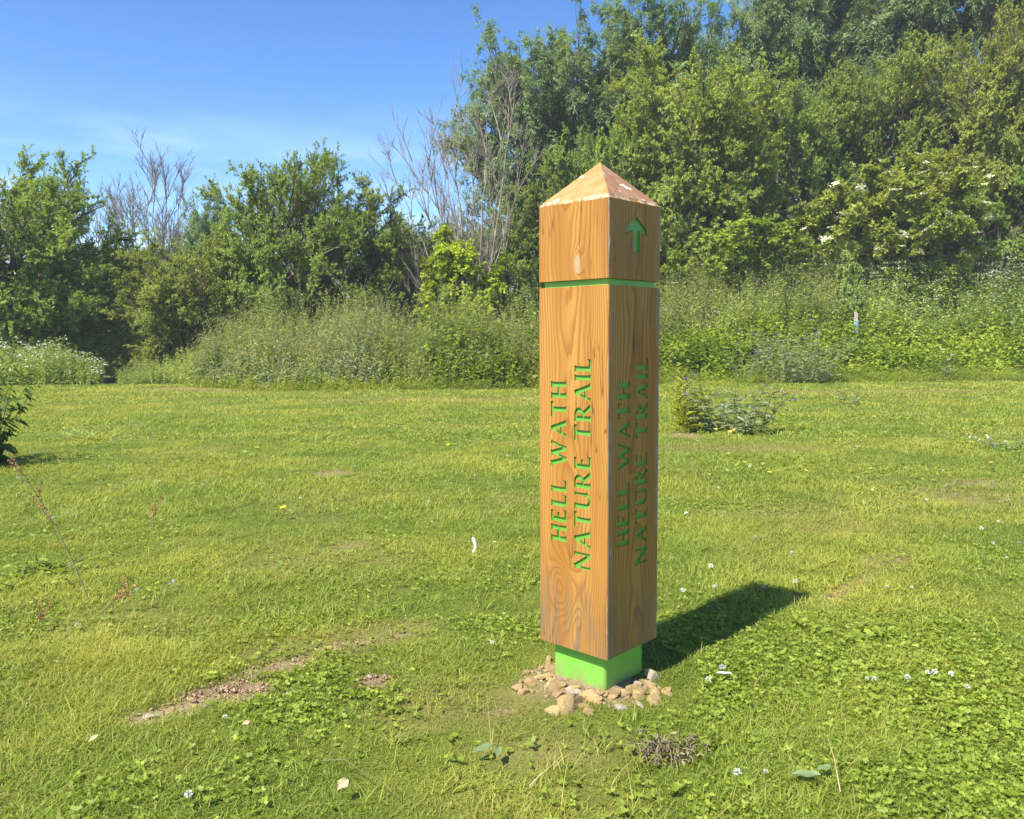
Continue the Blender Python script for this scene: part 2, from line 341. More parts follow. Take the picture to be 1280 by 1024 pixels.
    if not shaft:
        top = ramp(t, z, .232, .240)                     # the sawn end grain of the pyramid, its right slope darker and pinker
        tn = noise(t, 26, 4, co); g2 = mix(t, ramp(t, tn, .35, .65), (.38, .19, .062), (.46, .26, .11))
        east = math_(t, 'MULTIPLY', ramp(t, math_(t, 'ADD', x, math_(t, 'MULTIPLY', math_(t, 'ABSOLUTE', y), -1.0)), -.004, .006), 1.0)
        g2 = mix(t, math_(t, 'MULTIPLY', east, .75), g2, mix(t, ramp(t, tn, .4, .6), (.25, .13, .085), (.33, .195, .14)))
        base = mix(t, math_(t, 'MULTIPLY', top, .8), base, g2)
        edge = math_(t, 'MULTIPLY', ramp(t, z, .2285, .2305), ramp(t, z, .2440, .2415)); base = mix(t, math_(t, 'MULTIPLY', edge, math_(t, 'MULTIPLY', ramp(t, noise(t, 34, 4, co, .7), .42, .62), .8)), base, (.62, .50, .32))
        spl = math_(t, 'MULTIPLY', ramp(t, noise(t, 30, 3, co), .66, .70), top); base = mix(t, spl, base, (.70, .66, .56))
    p = N(t, 'ShaderNodeBsdfPrincipled'); t.links.new(base, p.inputs['Base Color']); p.inputs['Specular IOR Level'].default_value = .3
    t.links.new(math_(t, 'MULTIPLY_ADD', line, .12, .58), p.inputs['Roughness'])
    b = N(t, 'ShaderNodeBump'); b.inputs['Strength'].default_value = .35; b.inputs['Distance'].default_value = .002
    t.links.new(math_(t, 'SUBTRACT', math_(t, 'MULTIPLY_ADD', fib, .5, math_(t, 'MULTIPLY', line, .8)), math_(t, 'MULTIPLY', ckm, 2.0)), b.inputs['Height'])
    t.links.new(b.outputs[0], p.inputs['Normal']); t.links.new(p.outputs[0], o.inputs['Surface'])
    return m
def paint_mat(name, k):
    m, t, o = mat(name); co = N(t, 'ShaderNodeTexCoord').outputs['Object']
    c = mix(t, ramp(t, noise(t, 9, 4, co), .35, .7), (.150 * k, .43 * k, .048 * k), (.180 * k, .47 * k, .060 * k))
    dirt = math_(t, 'MULTIPLY', ramp(t, noise(t, 45, 5, co, .65), .58, .78), .35)
    c = mix(t, dirt, c, (.14, .34, .05))
    z = N(t, 'ShaderNodeSeparateXYZ'); t.links.new(co, z.inputs[0])
    mud = math_(t, 'MULTIPLY', ramp(t, z.outputs['Z'], .105, .010), ramp(t, noise(t, 30, 6, co, .75), .40, .58)); c = mix(t, math_(t, 'MULTIPLY', mud, .65), c, (.28, .20, .10))
    p = N(t, 'ShaderNodeBsdfPrincipled'); p.inputs['Roughness'].default_value = .42; t.links.new(c, p.inputs['Base Color'])
    b = N(t, 'ShaderNodeBump'); b.inputs['Strength'].default_value = .12; b.inputs['Distance'].default_value = .002
    t.links.new(noise(t, 150, 3, co), b.inputs['Height']); t.links.new(b.outputs[0], p.inputs['Normal']); t.links.new(p.outputs[0], o.inputs['Surface']); return m
def soil_mat():
    m, t, o = mat('lawn_ground'); co = N(t, 'ShaderNodeTexCoord').outputs['Object']
    n = noise(t, 14, 6, co, .65); earth = mix(t, ramp(t, n, .32, .68), (.17, .115, .062), (.33, .24, .14))
    earth = mix(t, ramp(t, noise(t, 70, 4, co, .6), .60, .72), earth, (.50, .40, .28))
    turf = mix(t, ramp(t, noise(t, 5, 6, co, .7), .3, .7), (.070, .100, .010), (.150, .175, .024))
    turf = mix(t, math_(t, 'MULTIPLY', attr(t, 'dry'), .7), turf, (.26, .20, .085))
    c = mix(t, attr(t, 'tint'), turf, earth)
    p = N(t, 'ShaderNodeBsdfPrincipled'); p.inputs['Roughness'].default_value = .95; p.inputs['Specular IOR Level'].default_value = .15; t.links.new(c, p.inputs['Base Color'])
    b = N(t, 'ShaderNodeBump'); b.inputs['Strength'].default_value = .8; b.inputs['Distance'].default_value = .012
    t.links.new(noise(t, 55, 6, co, .7), b.inputs['Height']); t.links.new(b.outputs[0], p.inputs['Normal']); t.links.new(p.outputs[0], o.inputs['Surface']); return m
M['wood'] = wood_mat('larch_shaft', True); M['wood_cap'] = wood_mat('larch_cap', False); M['paint'] = paint_mat('green_paint', 1.0); M['routed_shaded'] = paint_mat('green_paint_shaded', .70); M['soil'] = soil_mat()  # the green for letters and arrow is darkened, shade put into its colour

# ------------------------------------------------------------------ the ground: one sheet to the horizon
def axis(parts): return np.unique(np.concatenate([np.linspace(a, b, n) for a, b, n in parts]).round(5))
gx = axis([(-400, -60, 12), (-60, -14, 30), (-14, -3.2, 60), (-3.2, 3.2, 200), (3.2, 14, 60), (14, 60, 30), (60, 400, 12)])
gy = axis([(-120, -4, 12), (-4, 1, 20), (1, 6.5, 180), (6.5, 16, 70), (16, 36, 70), (36, 90, 20), (90, 500, 12)])
XX, YY = np.meshgrid(gx, gy); nx, ny = len(gx), len(gy)
xf, yf = XX.ravel(), YY.ravel(); g = Geo(); ii = (np.arange(ny - 1)[:, None] * nx + np.arange(nx - 1)[None]).ravel()
sm = soil_mask(xf, yf); under = sstep(.3, 2.0, yf - edge_y(xf / np.maximum(yf, 1)))
g.add(np.stack([xf, yf, hz(xf, yf) - .012 * sm * (np.hypot(xf - PX, yf - PY) > .45)], 1), np.stack([ii, ii + 1, ii + 1 + nx, ii + nx], 1), np.maximum(sm, .35 * under), dry_mask(xf, yf))
tag(obj('ground', g.mesh('ground', True), M['soil']), kind='structure')

# ------------------------------------------------------------------ the marker post
def stroke(x0, y0, x1, y1, w, f0=.0, f1=.0, sq=None):
    """A tapered pen stroke that flares at its ends."""
    dx, dy = x1 - x0, y1 - y0; ln = math.hypot(dx, dy); dx, dy = dx / ln, dy / ln; px, py = -dy, dx
    pr = [(0, w / 2 + f0), (.10 * ln, w / 2), (.5 * ln, w / 2 - .008), (ln - .10 * ln, w / 2), (ln, w / 2 + f1)]
    return [(x0 + dx * s + px * h, y0 + dy * s + py * h) for s, h in pr] + [(x0 + dx * s - px * h, y0 + dy * s - py * h) for s, h in reversed(pr)]
def arc_strip(cx, cy, rx, ry, a0, a1, w0, w1, n=9):
    out = []
    for i in range(n):
        q = []
        for j in (i, i + 1):
            f = j / n; a = math.radians(a0 + (a1 - a0) * f); w = w0 + (w1 - w0) * math.sin(math.pi * f)
            q.append([(cx + (rx + k * w / 2) * math.cos(a), cy + (ry + k * w / 2 * .8) * math.sin(a)) for k in (1, -1)])
        out.append([q[0][0], q[1][0], q[1][1], q[0][1]])
    return out
TK, TN = .230, .122
GL = {'H': (.78, [stroke(.13, 0, .13, 1, TK, .05, .05), stroke(.65, 0, .65, 1, TK, .05, .05), stroke(.20, .52, .58, .52, TN, 0, 0)]),
      'E': (.60, [stroke(.13, 0, .13, 1, TK, .04, .04), stroke(.16, .045, .56, .045, TN, 0, .03), stroke(.16, .955, .52, .955, TN, 0, .03), stroke(.24, .52, .46, .52, TN, 0, .05),
                  [(.50, 0), (.58, 0), (.60, .20), (.55, .18)], [(.47, 1), (.54, 1), (.54, .83), (.50, .85)]]),
      'L': (.56, [stroke(.13, 0, .13, 1, TK, .04, .05), stroke(.16, .045, .54, .045, TN, 0, .03), [(.46, 0), (.54, 0), (.57, .22), (.52, .20)]]),
      'W': (1.16, [stroke(.06, 1, .33, 0, TK, .04, -.04), stroke(.35, 0, .58, .92, TN, .01, 0), stroke(.55, 1, .82, 0, TK, .03, -.04), stroke(.84, 0, 1.09, 1, TN, .01, .03)]),
      'A': (.82, [stroke(.42, 1, .72, 0, TK, -.03, .05), stroke(.40, .94, .10, 0, TN, 0, .04), stroke(.24, .34, .50, .34, TN * .9, 0, 0)]),
      'T': (.74, [stroke(.37, 0, .37, .97, TK, .05, .03), stroke(.03, .955, .71, .955, TN, .02, .02), [(0, 1), (.06, 1), (.09, .80), (.03, .82)], [(.74, 1), (.68, 1), (.65, .80), (.71, .82)]]),
      'N': (.86, [stroke(.12, 0, .12, .97, TN, .04, .03), stroke(.10, 1, .72, 0, TK, .03, -.03), stroke(.75, .03, .75, 1, TN, 0, .04)]),
      'U': (.80, [stroke(.13, .30, .13, 1, TK, 0, .05), stroke(.68, .30, .68, 1, TN, 0, .04)] + arc_strip(.405, .31, .275, .27, 180, 360, TK * .95, TN * 1.25)),
      'R': (.74, [stroke(.13, 0, .13, 1, TK, .05, .02), stroke(.34, .47, .68, 0, TK * .95, -.02, .04)] + arc_strip(.27, .735, .25, .225, 90, -90, TN, TK * .9) + [[(.13, .995), (.28, .995), (.28, .925), (.13, .925)], [(.20, .545), (.28, .545), (.28, .475), (.20, .475)]]),
      'I': (.27, [stroke(.135, 0, .135, 1, TK, .05, .05)]), ' ': (.42, [])}
def text_polys(txt, capx, z0, z1, cap):
    """Letters that read up the post: their tops point to smaller u. Returns polygons in (u, z)."""
    adv = [GL[c][0] + .14 for c in txt]; s = (z1 - z0) / (sum(adv) - .14); pen = 0; out = []
    for c, a in zip(txt, adv):
        for p in GL[c][1]: out.append([(capx + cap * (1 - y), z0 + s * (pen + x)) for x, y in p])
        pen += a
    return out
def area(p): return sum(p[i][0] * p[(i + 1) % len(p)][1] - p[(i + 1) % len(p)][0] * p[i][1] for i in range(len(p)))
def carved(face, u0, u1, z0, z1, polys, depth, bmw, bmg):
    """Cut the polygons into a flat face. face(u, z, d) gives the 3-D point d below the surface."""
    V = [(u0, z0), (u1, z0), (u1, z1), (u0, z1)]; F = [[0, 1, 2, 3]]
    for p in polys:
        if area(p) < 0: p = p[::-1]
        F.append(list(range(len(V), len(V) + len(p)))); V += p
    r = delaunay_2d_cdt([Vector(v) for v in V], [], F, 0, 1e-6, True)
    vs, fs, org = r[0], r[2], r[5]; inside = [any(k > 0 for k in o_) for o_ in org]
    top, low, gtop = {}, {}, {}
    def gv(d, bm, i, dep):
        if i not in d: d[i] = bm.verts.new(face(vs[i][0], vs[i][1], dep))
        return d[i]
    cnt = {}
    for f, ins in zip(fs, inside):
        if not ins: bmw.faces.new([gv(top, bmw, i, 0) for i in f])
        else:
            bmg.faces.new([gv(low, bmg, i, depth) for i in f])
            for a, b in zip(f, f[1:] + f[:1]): cnt[(a, b)] = 1
    for a, b in list(cnt):
        if (b, a) not in cnt: bmg.faces.new([gv(gtop, bmg, a, 0), gv(gtop, bmg, b, 0), gv(low, bmg, b, depth), gv(low, bmg, a, depth)])
HW, CH = PW / 2, .005
def front(u, z, d): return Vector((u - HW, -HW + d, z))            # the sunny face
def side(u, z, d): return Vector((HW - d, u - HW, z))              # the shaded face with the arrow
def timber(z0, z1, fpolys, spolys, bmw, gf, gs, top=True):
    a, b = CH, PW - CH
    carved(front, a, b, z0, z1, fpolys, .0058, bmw, gf); carved(side, a, b, z0, z1, spolys, .0058, bmw, gs)
    def q(*p): bmw.faces.new([bmw.verts.new(v) for v in p])
    q((HW - CH, HW, z0), (-HW + CH, HW, z0), (-HW + CH, HW, z1), (HW - CH, HW, z1))
    q((-HW, HW - CH, z0), (-HW, -HW + CH, z0), (-HW, -HW + CH, z1), (-HW, HW - CH, z1))
    k = HW - CH; k2 = HW - CH * .29                                # two-step rounded arrises
    for sx, sy in ((1, -1), (1, 1), (-1, 1), (-1, -1)):
        p = [(sx * k, sy * HW), (sx * k2, sy * k2), (sx * HW, sy * k)]
        for m_, n_ in ((0, 1), (1, 2)): q((*p[m_], z0), (*p[n_], z0), (*p[n_], z1), (*p[m_], z1))
    ring = [(k, -HW), (k2, -k2), (HW, -k), (HW, k), (k2, k2), (k, HW), (-k, HW), (-k2, k2), (-HW, k), (-HW, -k), (-k2, -k2), (-k, -HW)]
    q(*[(x, y, z0) for x, y in reversed(ring)])
    if top: q(*[(x, y, z1) for x, y in ring])
    return ring
def fin(bm):
    bmesh.ops.remove_doubles(bm, verts=bm.verts, dist=1e-5); bmesh.ops.recalc_face_normals(bm, faces=bm.faces)
ZB, ZG0, ZG1, ZS, ZA, GW = .1308, 1.2581, 1.2775, 1.5087, 1.6452, .2077
post = tag(empty('marker_post', (PX, PY, 0), PROT), 'square varnished timber trail marker post with pyramid top on a bright green foot', 'marker post')
def line_polys():
    f = PW
    return text_polys('HELL WATH', .185 * f, .468, .970, .225 * f) + text_polys('NATURE TRAIL', .530 * f, .392, 1.040, .228 * f)
bmw, gf, gs = bmesh.new(), bmesh.new(), bmesh.new(); timber(ZB, ZG0, line_polys(), line_polys(), bmw, gf, gs)
bmesh.ops.remove_doubles(bmw, verts=bmw.verts, dist=1e-5)
bmesh.ops.recalc_face_normals(bmw, faces=bmw.faces)
obj('shaft', bm_mesh('shaft', bmw), M['wood'], post)
obj('lettering', bm_mesh('lettering', gf), M['routed_shaded'], post); obj('lettering', bm_mesh('lettering', gs), M['routed_shaded'], post)
arrow = [(.5, 1), (.93, .66), (.98, .46), (.64, .62), (.63, 0), (.37, 0), (.36, .62), (.02, .46), (.07, .66)]
def to_uz(x, y): return (.52 * PW + (x - .5) * .122, .084 + y * .104)
ap = [[to_uz(*p) for p in arrow]]
bmw, gf, gs = bmesh.new(), bmesh.new(), bmesh.new(); ring = timber(0, ZS - ZG1, [], ap, bmw, gf, gs, False); gf.free()
hS = ZS - ZG1; hA = ZA - ZG1
def insetr(d): return [(x * (1 - d / HW), y * (1 - d / HW)) for x, y in ring]
lv = [[bmw.verts.new((x, y, z)) for x, y in rg] for rg, z in ((ring, hS), (insetr(.0030), hS + .0045), (insetr(.0065), hS + .0060), (insetr(.0085), hS + .0115))]
apex = bmw.verts.new((0, 0, hA))
for a_, b_ in zip(lv, lv[1:]):
    for i in range(12): bmw.faces.new([a_[i], a_[(i + 1) % 12], b_[(i + 1) % 12], b_[i]])
for i in range(12): bmw.faces.new([lv[-1][i], lv[-1][(i + 1) % 12], apex])
bmesh.ops.remove_doubles(bmw, verts=bmw.verts, dist=1e-5); bmesh.ops.recalc_face_normals(bmw, faces=bmw.faces)
obj('cap', bm_mesh('cap', bmw), M['wood_cap'], post, (0, 0, ZG1)); obj('arrow', bm_mesh('arrow', gs), M['routed_shaded'], post, (0, 0, ZG1))
def rbox(name, w, z0, z1, m, parent, bev):
    bm = bmesh.new(); h = w / 2 - bev; pts = []
    for q, (sx, sy) in enumerate(((1, 1), (-1, 1), (-1, -1), (1, -1))):
        for k in range(9):
            a = math.pi / 2 * (q + k / 8); pts.append((sx * h + bev * math.cos(a), sy * h + bev * math.sin(a)))
    A_, B_ = ([bm.verts.new((x, y, z)) for x, y in pts] for z in (z0, z1)); n = len(pts)
    for i in range(n): bm.faces.new([A_[i], A_[(i + 1) % n], B_[(i + 1) % n], B_[i]])
    bm.faces.new(B_); bm.faces.new(A_[::-1])
    return obj(name, bm_mesh(name, bm), m, parent)
rbox('groove_band', PW - .026, ZG0 - .004, ZG1 + .004, M['paint'], post, .004)
rbox('foot', GW, -.12, ZB + .004, M['paint'], post, .013)

# ------------------------------------------------------------------ the turf
rng = np.random.default_rng(5)
def in_view(y0, y1, n, margin=1.1):
    y = np.sqrt(y0 * y0 + (y1 * y1 - y0 * y0) * rng.random(n)); hw = .640 * y + margin
    return (2 * rng.random(n) - 1) * hw, y, ((y1 * y1 - y0 * y0) * .640 + 2 * margin * (y1 - y0))
def blades(g, x, y, h, w, lean, tint, dry, seg=2):
    n = len(x); z = hz(x, y) - .006; a = rng.random(n) * 6.2832; ld = np.stack([np.cos(a), np.sin(a), np.zeros(n)], 1)
    fa = a + (rng.random(n) - .5) * 1.6 + 1.57; wd = np.stack([np.cos(fa), np.sin(fa), np.zeros(n)], 1)
    S = np.linspace(0, 1, seg + 1); P = np.stack([x, y, z], 1); V = []
    for s in S:
        c = P + np.array([0, 0, 1.]) * (h * (s - .28 * np.minimum(lean, 1.4) * s * s))[:, None] + ld * (h * lean * s * (.35 + .65 * s))[:, None]
        k = (w * .5 * (1 - .82 * s ** 1.5))[:, None]; V += [c - wd * k, c + wd * k]
    V = np.stack(V, 1); m = 2 * (seg + 1); F = np.array([[2 * i, 2 * i + 1, 2 * i + 3, 2 * i + 2] for i in range(seg)])
    F = (F[None] + (np.arange(n) * m)[:, None, None]).reshape(-1, 4); g.add(V.reshape(-1, 3), F, np.repeat(tint, m), np.repeat(dry, m))
def lush(x, y): return sstep(.42, .66, fbm(x * .85 + 7, y * .85, 31))
FOOT = lambda x, y: np.maximum(np.abs((x - PX) * math.cos(PROT) + (y - PY) * math.sin(PROT)), np.abs(-(x - PX) * math.sin(PROT) + (y - PY) * math.cos(PROT))) < GW / 2 + .012
def turf(g, y0, y1, dens, h, w, margin=.5):
    _, _, A = in_view(y0, y1, 1, margin); n = int(dens * A); x, y, _ = in_view(y0, y1, n, margin)
    sm = soil_mask(x, y); s = x / y; k = (rng.random(n) > sm * 1.02) & (y < edge_y(s) + .8 + .5 * rng.random(n)) & ~FOOT(x, y); x, y, sm = x[k], y[k], sm[k]; n = len(x)
    lu = lush(x, y); cl = fbm(x * 3.2, y * 3.2, 41); dm = dry_mask(x, y)
    hh = h * (.55 + .8 * rng.random(n)) * (.70 + .35 * lu + .6 * sstep(.45, .7, cl)) * (1 - .45 * dm) * (1 - .4 * sm)
    tint = np.clip(.38 + .28 * rng.normal(size=n) + .55 * (fbm(x * 1.1, y * 1.1, 51) - .5) + .9 * (cl - .5), 0, 1)
    dry = np.clip((rng.random(n) < .05 + .55 * dm + .3 * sm) * (.45 + .5 * rng.random(n)) + .15 * dm, 0, 1)
    blades(g, x, y, hh, w * (.6 + .8 * rng.random(n)), .30 + 1.5 * rng.random(n), tint, dry)
g = Geo()
turf(g, 1.45, 3.0, 28000, .025, .0029, 1.25); turf(g, 3.0, 5.0, 13000, .027, .0036, 1.25); turf(g, 5.0, 9.0, 3600, .033, .0060, 1.4); turf(g, 9.0, 14.5, 1150, .042, .0105, 1.6); turf(g, 14.5, 23.0, 520, .048, .018, 2.0)
# longer tufts the mower left
tx, ty, _ = in_view(1.5, 7, 1100); tx = np.repeat(tx, 16) + .016 * rng.normal(size=1100 * 16); ty = np.repeat(ty, 16) + .016 * rng.normal(size=1100 * 16)
k = (soil_mask(tx, ty) < .4) & ~FOOT(tx, ty); tx, ty = tx[k], ty[k]; n = len(tx)
blades(g, tx, ty, 0.035 + .035 * rng.random(n), .0028 + .0015 * rng.random(n), .5 + 1.0 * rng.random(n), np.clip(.45 + .3 * rng.normal(size=n), 0, 1), (rng.random(n) < .12) * .8, 3)
# a few thin bents and dry straws lying about
tx, ty, _ = in_view(1.5, 8, 900); n = len(tx); blades(g, tx, ty, .07 + .09 * rng.random(n), .0018 + .001 * rng.random(n), .6 + 1.6 * rng.random(n), .8 + 0 * tx, .55 + .45 * rng.random(n), 4)
tag(obj('grass', g.mesh('grass'), M['grass']), 'short mown yellow green grass of the field', 'grass', kind='stuff')

# low broad leaved weeds in the turf: clover, buttercup, yarrow
g = Geo()
def weeds(y0, y1, n, size, thr, h):
    x, y, _ = in_view(y0, y1, n); k = (fbm(x * 1.5 + 3, y * 1.5, 61) + .10 * rng.normal(size=n) + .10 * sstep(3.2, 1.9, y) > thr) & (soil_mask(x, y) < .5) & ~FOOT(x, y); x, y = x[k], y[k]; n = len(x)
    r = np.hypot(x - PX, y - PY); k = r > .33; x, y = x[k], y[k]; n = len(x)
    z = hz(x, y) + h * (.35 + .75 * rng.random(n)); a0 = rng.random(n) * 6.28; sz = size * (.6 + .8 * rng.random(n)); tn = np.clip(.4 + .3 * rng.normal(size=n), 0, 1); tl = .85 * rng.normal(size=(n, 3)) * np.array([1, 1, 0])
    for j in range(3):
        a = a0 + j * 2.09 + .25 * rng.normal(size=n); D = np.stack([np.cos(a), np.sin(a), .25 + .35 * rng.normal(size=n)], 1)
        leaves(g, np.stack([x, y, z], 1), D, np.array([[0, 0, 1.]]) + tl, sz, sz * .85, LOBED, tn, 0)
weeds(1.45, 3.2, 60000, .0095, .590, .018); weeds(3.2, 6, 24000, .0115, .64, .018); weeds(6, 12, 9000, .024, .62, .030); weeds(1.45, 2.7, 5000, .0135, .55, .024)
tag(obj('clover_leaves', g.mesh('clover_leaves'), M['clover']), 'low clover and buttercup leaves spread in patches through the lawn', 'ground cover', kind='stuff')

# ------------------------------------------------------------------ tall weeds along the field edge
def weed_field(name, label, px0, px1, d0, d1, n, hmin, hmax, mats, leaf, npair, lsz, brown=.1, top=None, stemr=.004, thick=1.0, dfun=None, umb=.2, var=1.3):
    """n leafy stems spread over a strip behind the mown edge; d0..d1 metres behind it."""
    g = Geo(); px = px0 + (px1 - px0) * rng.random(n); s = (px - 640) / FPX; d = d0 + (d1 - d0) * rng.random(n)
    y = edge_y(s) + d + .5 * (fbm(px * .02, d, 71) - .5); x = s * y; z = hz(x, y)
    h = (hmin + (hmax - hmin) * rng.random(n)) * (1.0 - .5 * var + var * fbm(x * .8, y * .8, 73)) * (.45 + .55 * sstep(-.1, .9, d - d0))
    if dfun is not None: h = h * dfun(px)
    k = (h > .08) & (rng.random(n) < .25 + 1.5 * sstep(.36, .60, fbm(x * 1.5, y * 1.5, 79))); x, y, z, h = x[k], y[k], z[k], h[k]; n = len(x)
    P0 = np.stack([x, y, z], 1); ln = rng.normal(size=(n, 3)) * np.array([.17, .17, 0]); P2 = P0 + np.stack([0 * h, 0 * h, h], 1) + ln * h[:, None]; P1 = P0 + np.stack([0 * h, 0 * h, h * .55], 1) + ln * .25 * h[:, None]
    S = bez(P0, P1, P2, 5); tn = np.clip(.45 + .2 * rng.normal(size=n) + 1.7 * (fbm(x * .8, y * .8, 77) - .5), 0, 1)
    tubes(g, S, np.broadcast_to(np.linspace(1, .4, 5) * stemr, (n, 5)), 3, tn * .6)
    idx = np.repeat(np.arange(n), npair * 2); t = np.tile(np.repeat(np.linspace(.12, .97, npair), 2), n) + .03 * rng.normal(size=len(idx)); t = np.clip(t, .05, 1)
    p, tan = along(S, idx, t); a = np.tile(np.tile([0, math.pi], npair) + np.repeat(np.arange(npair) * 1.57, 2), n) + np.repeat(rng.random(n) * 6.28, npair * 2) + .4 * rng.normal(size=len(idx))
    D = np.stack([np.cos(a), np.sin(a), -.25 + .45 * rng.normal(size=len(idx)) + .5 * (t > .85)], 1); sz = lsz * (1.15 - .65 * t) * (.6 + .7 * rng.random(len(idx)))
    dr = np.clip((rng.random(n) < brown)[idx] * (.3 + .5 * rng.random(len(idx))) + brown * 1.2 * (t > .82) * rng.random(len(idx)), 0, 1)
    leaves(g, p, D, np.array([[0, 0, 1.]]) + .36 * rng.normal(size=(len(idx), 3)), sz, sz * leaf[1], leaf[0], np.clip(tn[idx] + .15 * rng.normal(size=len(idx)), 0, 1), dr)
    if top == 'umbel':
        q = np.nonzero((rng.random(n) < umb))[0]
        for j in range(13):
            off = rng.normal(size=(len(q), 3)) * np.array([(.07), .07, .02]); D = rng.normal(size=(len(q), 3)) * np.array([1, 1, .2])
            leaves(g, S[q, -1] + off, D, np.array([[0, 0, 1.]]) + .3 * rng.normal(size=(len(q), 3)), 0.034 + .024 * rng.random(len(q)), .036, RHOMB, .5, 0, 1)
    if top == 'seed':
        q = np.nonzero(rng.random(n) < .5)[0]
        for j in range(10):
            o_ = S[q, -1] + np.stack([.02 * rng.normal(size=len(q)), .02 * rng.normal(size=len(q)), -.02 * j + .05 * rng.random(len(q))], 1)
            leaves(g, o_, rng.normal(size=(len(q), 3)) * np.array([.7, .7, .3]) + np.array([0, 0, .7]), rng.normal(size=(len(q), 3)), .05, .016, RHOMB, .5, .35 + .6 * rng.random(len(q)))
    return tag(obj(name, g.mesh(name), mats), label, 'tall weeds', kind='stuff')
gdip = lambda px: 1 - .5 * (np.abs(px - 1069) < 13)
lf = lambda px: .62 + .38 * sstep(235, 330, px) - .06 * sstep(380, 480, px) * (1 - sstep(560, 680, px))
weed_field('nettle_bank', 'grey green nettles and tall grass standing behind the lawn left of the post', 236, 815, .1, 4.8, 4000, 1.0, 1.75, M['nettle'], (LANCE, .40), 9, .135, .18, 'seed', .0045, dfun=lf, var=1.8)
weed_field('tall_grass', 'tall fine grass stems with brownish tips among the nettles', 240, 700, .1, 3.5, 1500, .9, 1.55, M['nettle2'], (RHOMB, .10), 5, .30, .30, 'seed', .003, dfun=lf)
weed_field('dock_leaves', 'bright broad leaved weeds at the foot of the nettle bank', 242, 815, -.15, 1.3, 1200, .35, .7, M['ivy'], (OVAL, .5), 6, .13, .06, None, .004)
weed_field('bindweed_patch', 'light green broad leaved plants among the nettles close to the left side of the post', 540, 815, -.1, 2.6, 1500, .5, 1.25, M['ivy'], (OVAL, .7), 7, .17, .04, None, .004, var=2.2)
weed_field('thistle_stand', 'grey green thistles mixed into the left end of the nettle bank', 240, 470, -.1, 2.2, 900, .5, 1.35, M['thistle'], (LANCE, .3), 10, .15, .08, 'seed', .004, var=2.4, dfun=lf)
weed_field('cow_parsley', 'cow parsley with white flower heads along the top of the right hand bank', 1010, 1420, 4.6, 9.6, 2700, .8, 1.7, [M['nettle2'], M['umbel']], (RHOMB, .5), 8, .15, .03, 'umbel', .0045, umb=.95, var=1.6)
weed_field('hogweed_bank', 'tall weeds with white specks and brown seed heads just right of the post', 790, 1060, 3.4, 9.0, 2200, .8, 1.75, [M['nettle'], M['umbel']], (LANCE, .40), 9, .14, .28, 'umbel', .0045, umb=.10, var=1.6)
weed_field('brown_seed_grass', 'brownish seeding grass on the bank behind the bright brambles', 800, 1080, 4.2, 8.0, 900, 1.3, 1.75, M['nettle2'], (RHOMB, .10), 5, .28, .55, 'seed', .003)
weed_field('nettle_slope', 'mid green nettles covering the slope above the brambles', 900, 1420, 3.0, 7.2, 2900, .55, 1.3, [M['nettle2'], M['white']], (LANCE, .45), 8, .15, .05, None, .0045, var=1.8, dfun=gdip)
weed_field('bramble_patch', 'bright yellow green brambles spread low along the right edge of the lawn', 812, 1420, .5, 4.2, 4300, .32, .85, M['ivy'], (OVAL, .70), 6, .18, .03, None, .004, var=1.9)
weed_field('long_grass', 'long green grass fringing the lawn at the foot of the brambles', 800, 1420, -.3, 1.2, 5200, .14, .40, M['ivy'], (RHOMB, .09), 5, .20, .10, None, .002)
weed_field('margin_tufts', 'straggling tufts of long grass and weeds spilling onto the lawn edge', 240, 1420, -.95, .3, 1500, .10, .42, M['ivy'], (RHOMB, .11), 5, .17, .16, 'seed', .002, var=2.0)
weed_field('grass_fringe', 'long grass fringing the lawn below the nettle bank', 236, 815, -.3, .7, 3300, .14, .36, M['ivy'], (RHOMB, .09), 5, .18, .12, None, .002)
weed_field('weed_mound', 'pale topped weeds in a low mound at the far left of the lawn', -160, 126, .2, 3.0, 2300, .85, 1.25, [M['nettle2'], M['umbel']], (LANCE, .3), 9, .12, .05, 'umbel', .004, umb=.16, dfun=lambda px: .55 + .45 * sstep(128, 70, px))
weed_field('weed_clump', 'small round clump of weeds beside the dark path opening', 148, 262, .6, 2.6, 1100, .6, .95, M['nettle'], (LANCE, .3), 9, .10, .05, None, .004, dfun=lambda px: .5 + .5 * sstep(146, 190, px))

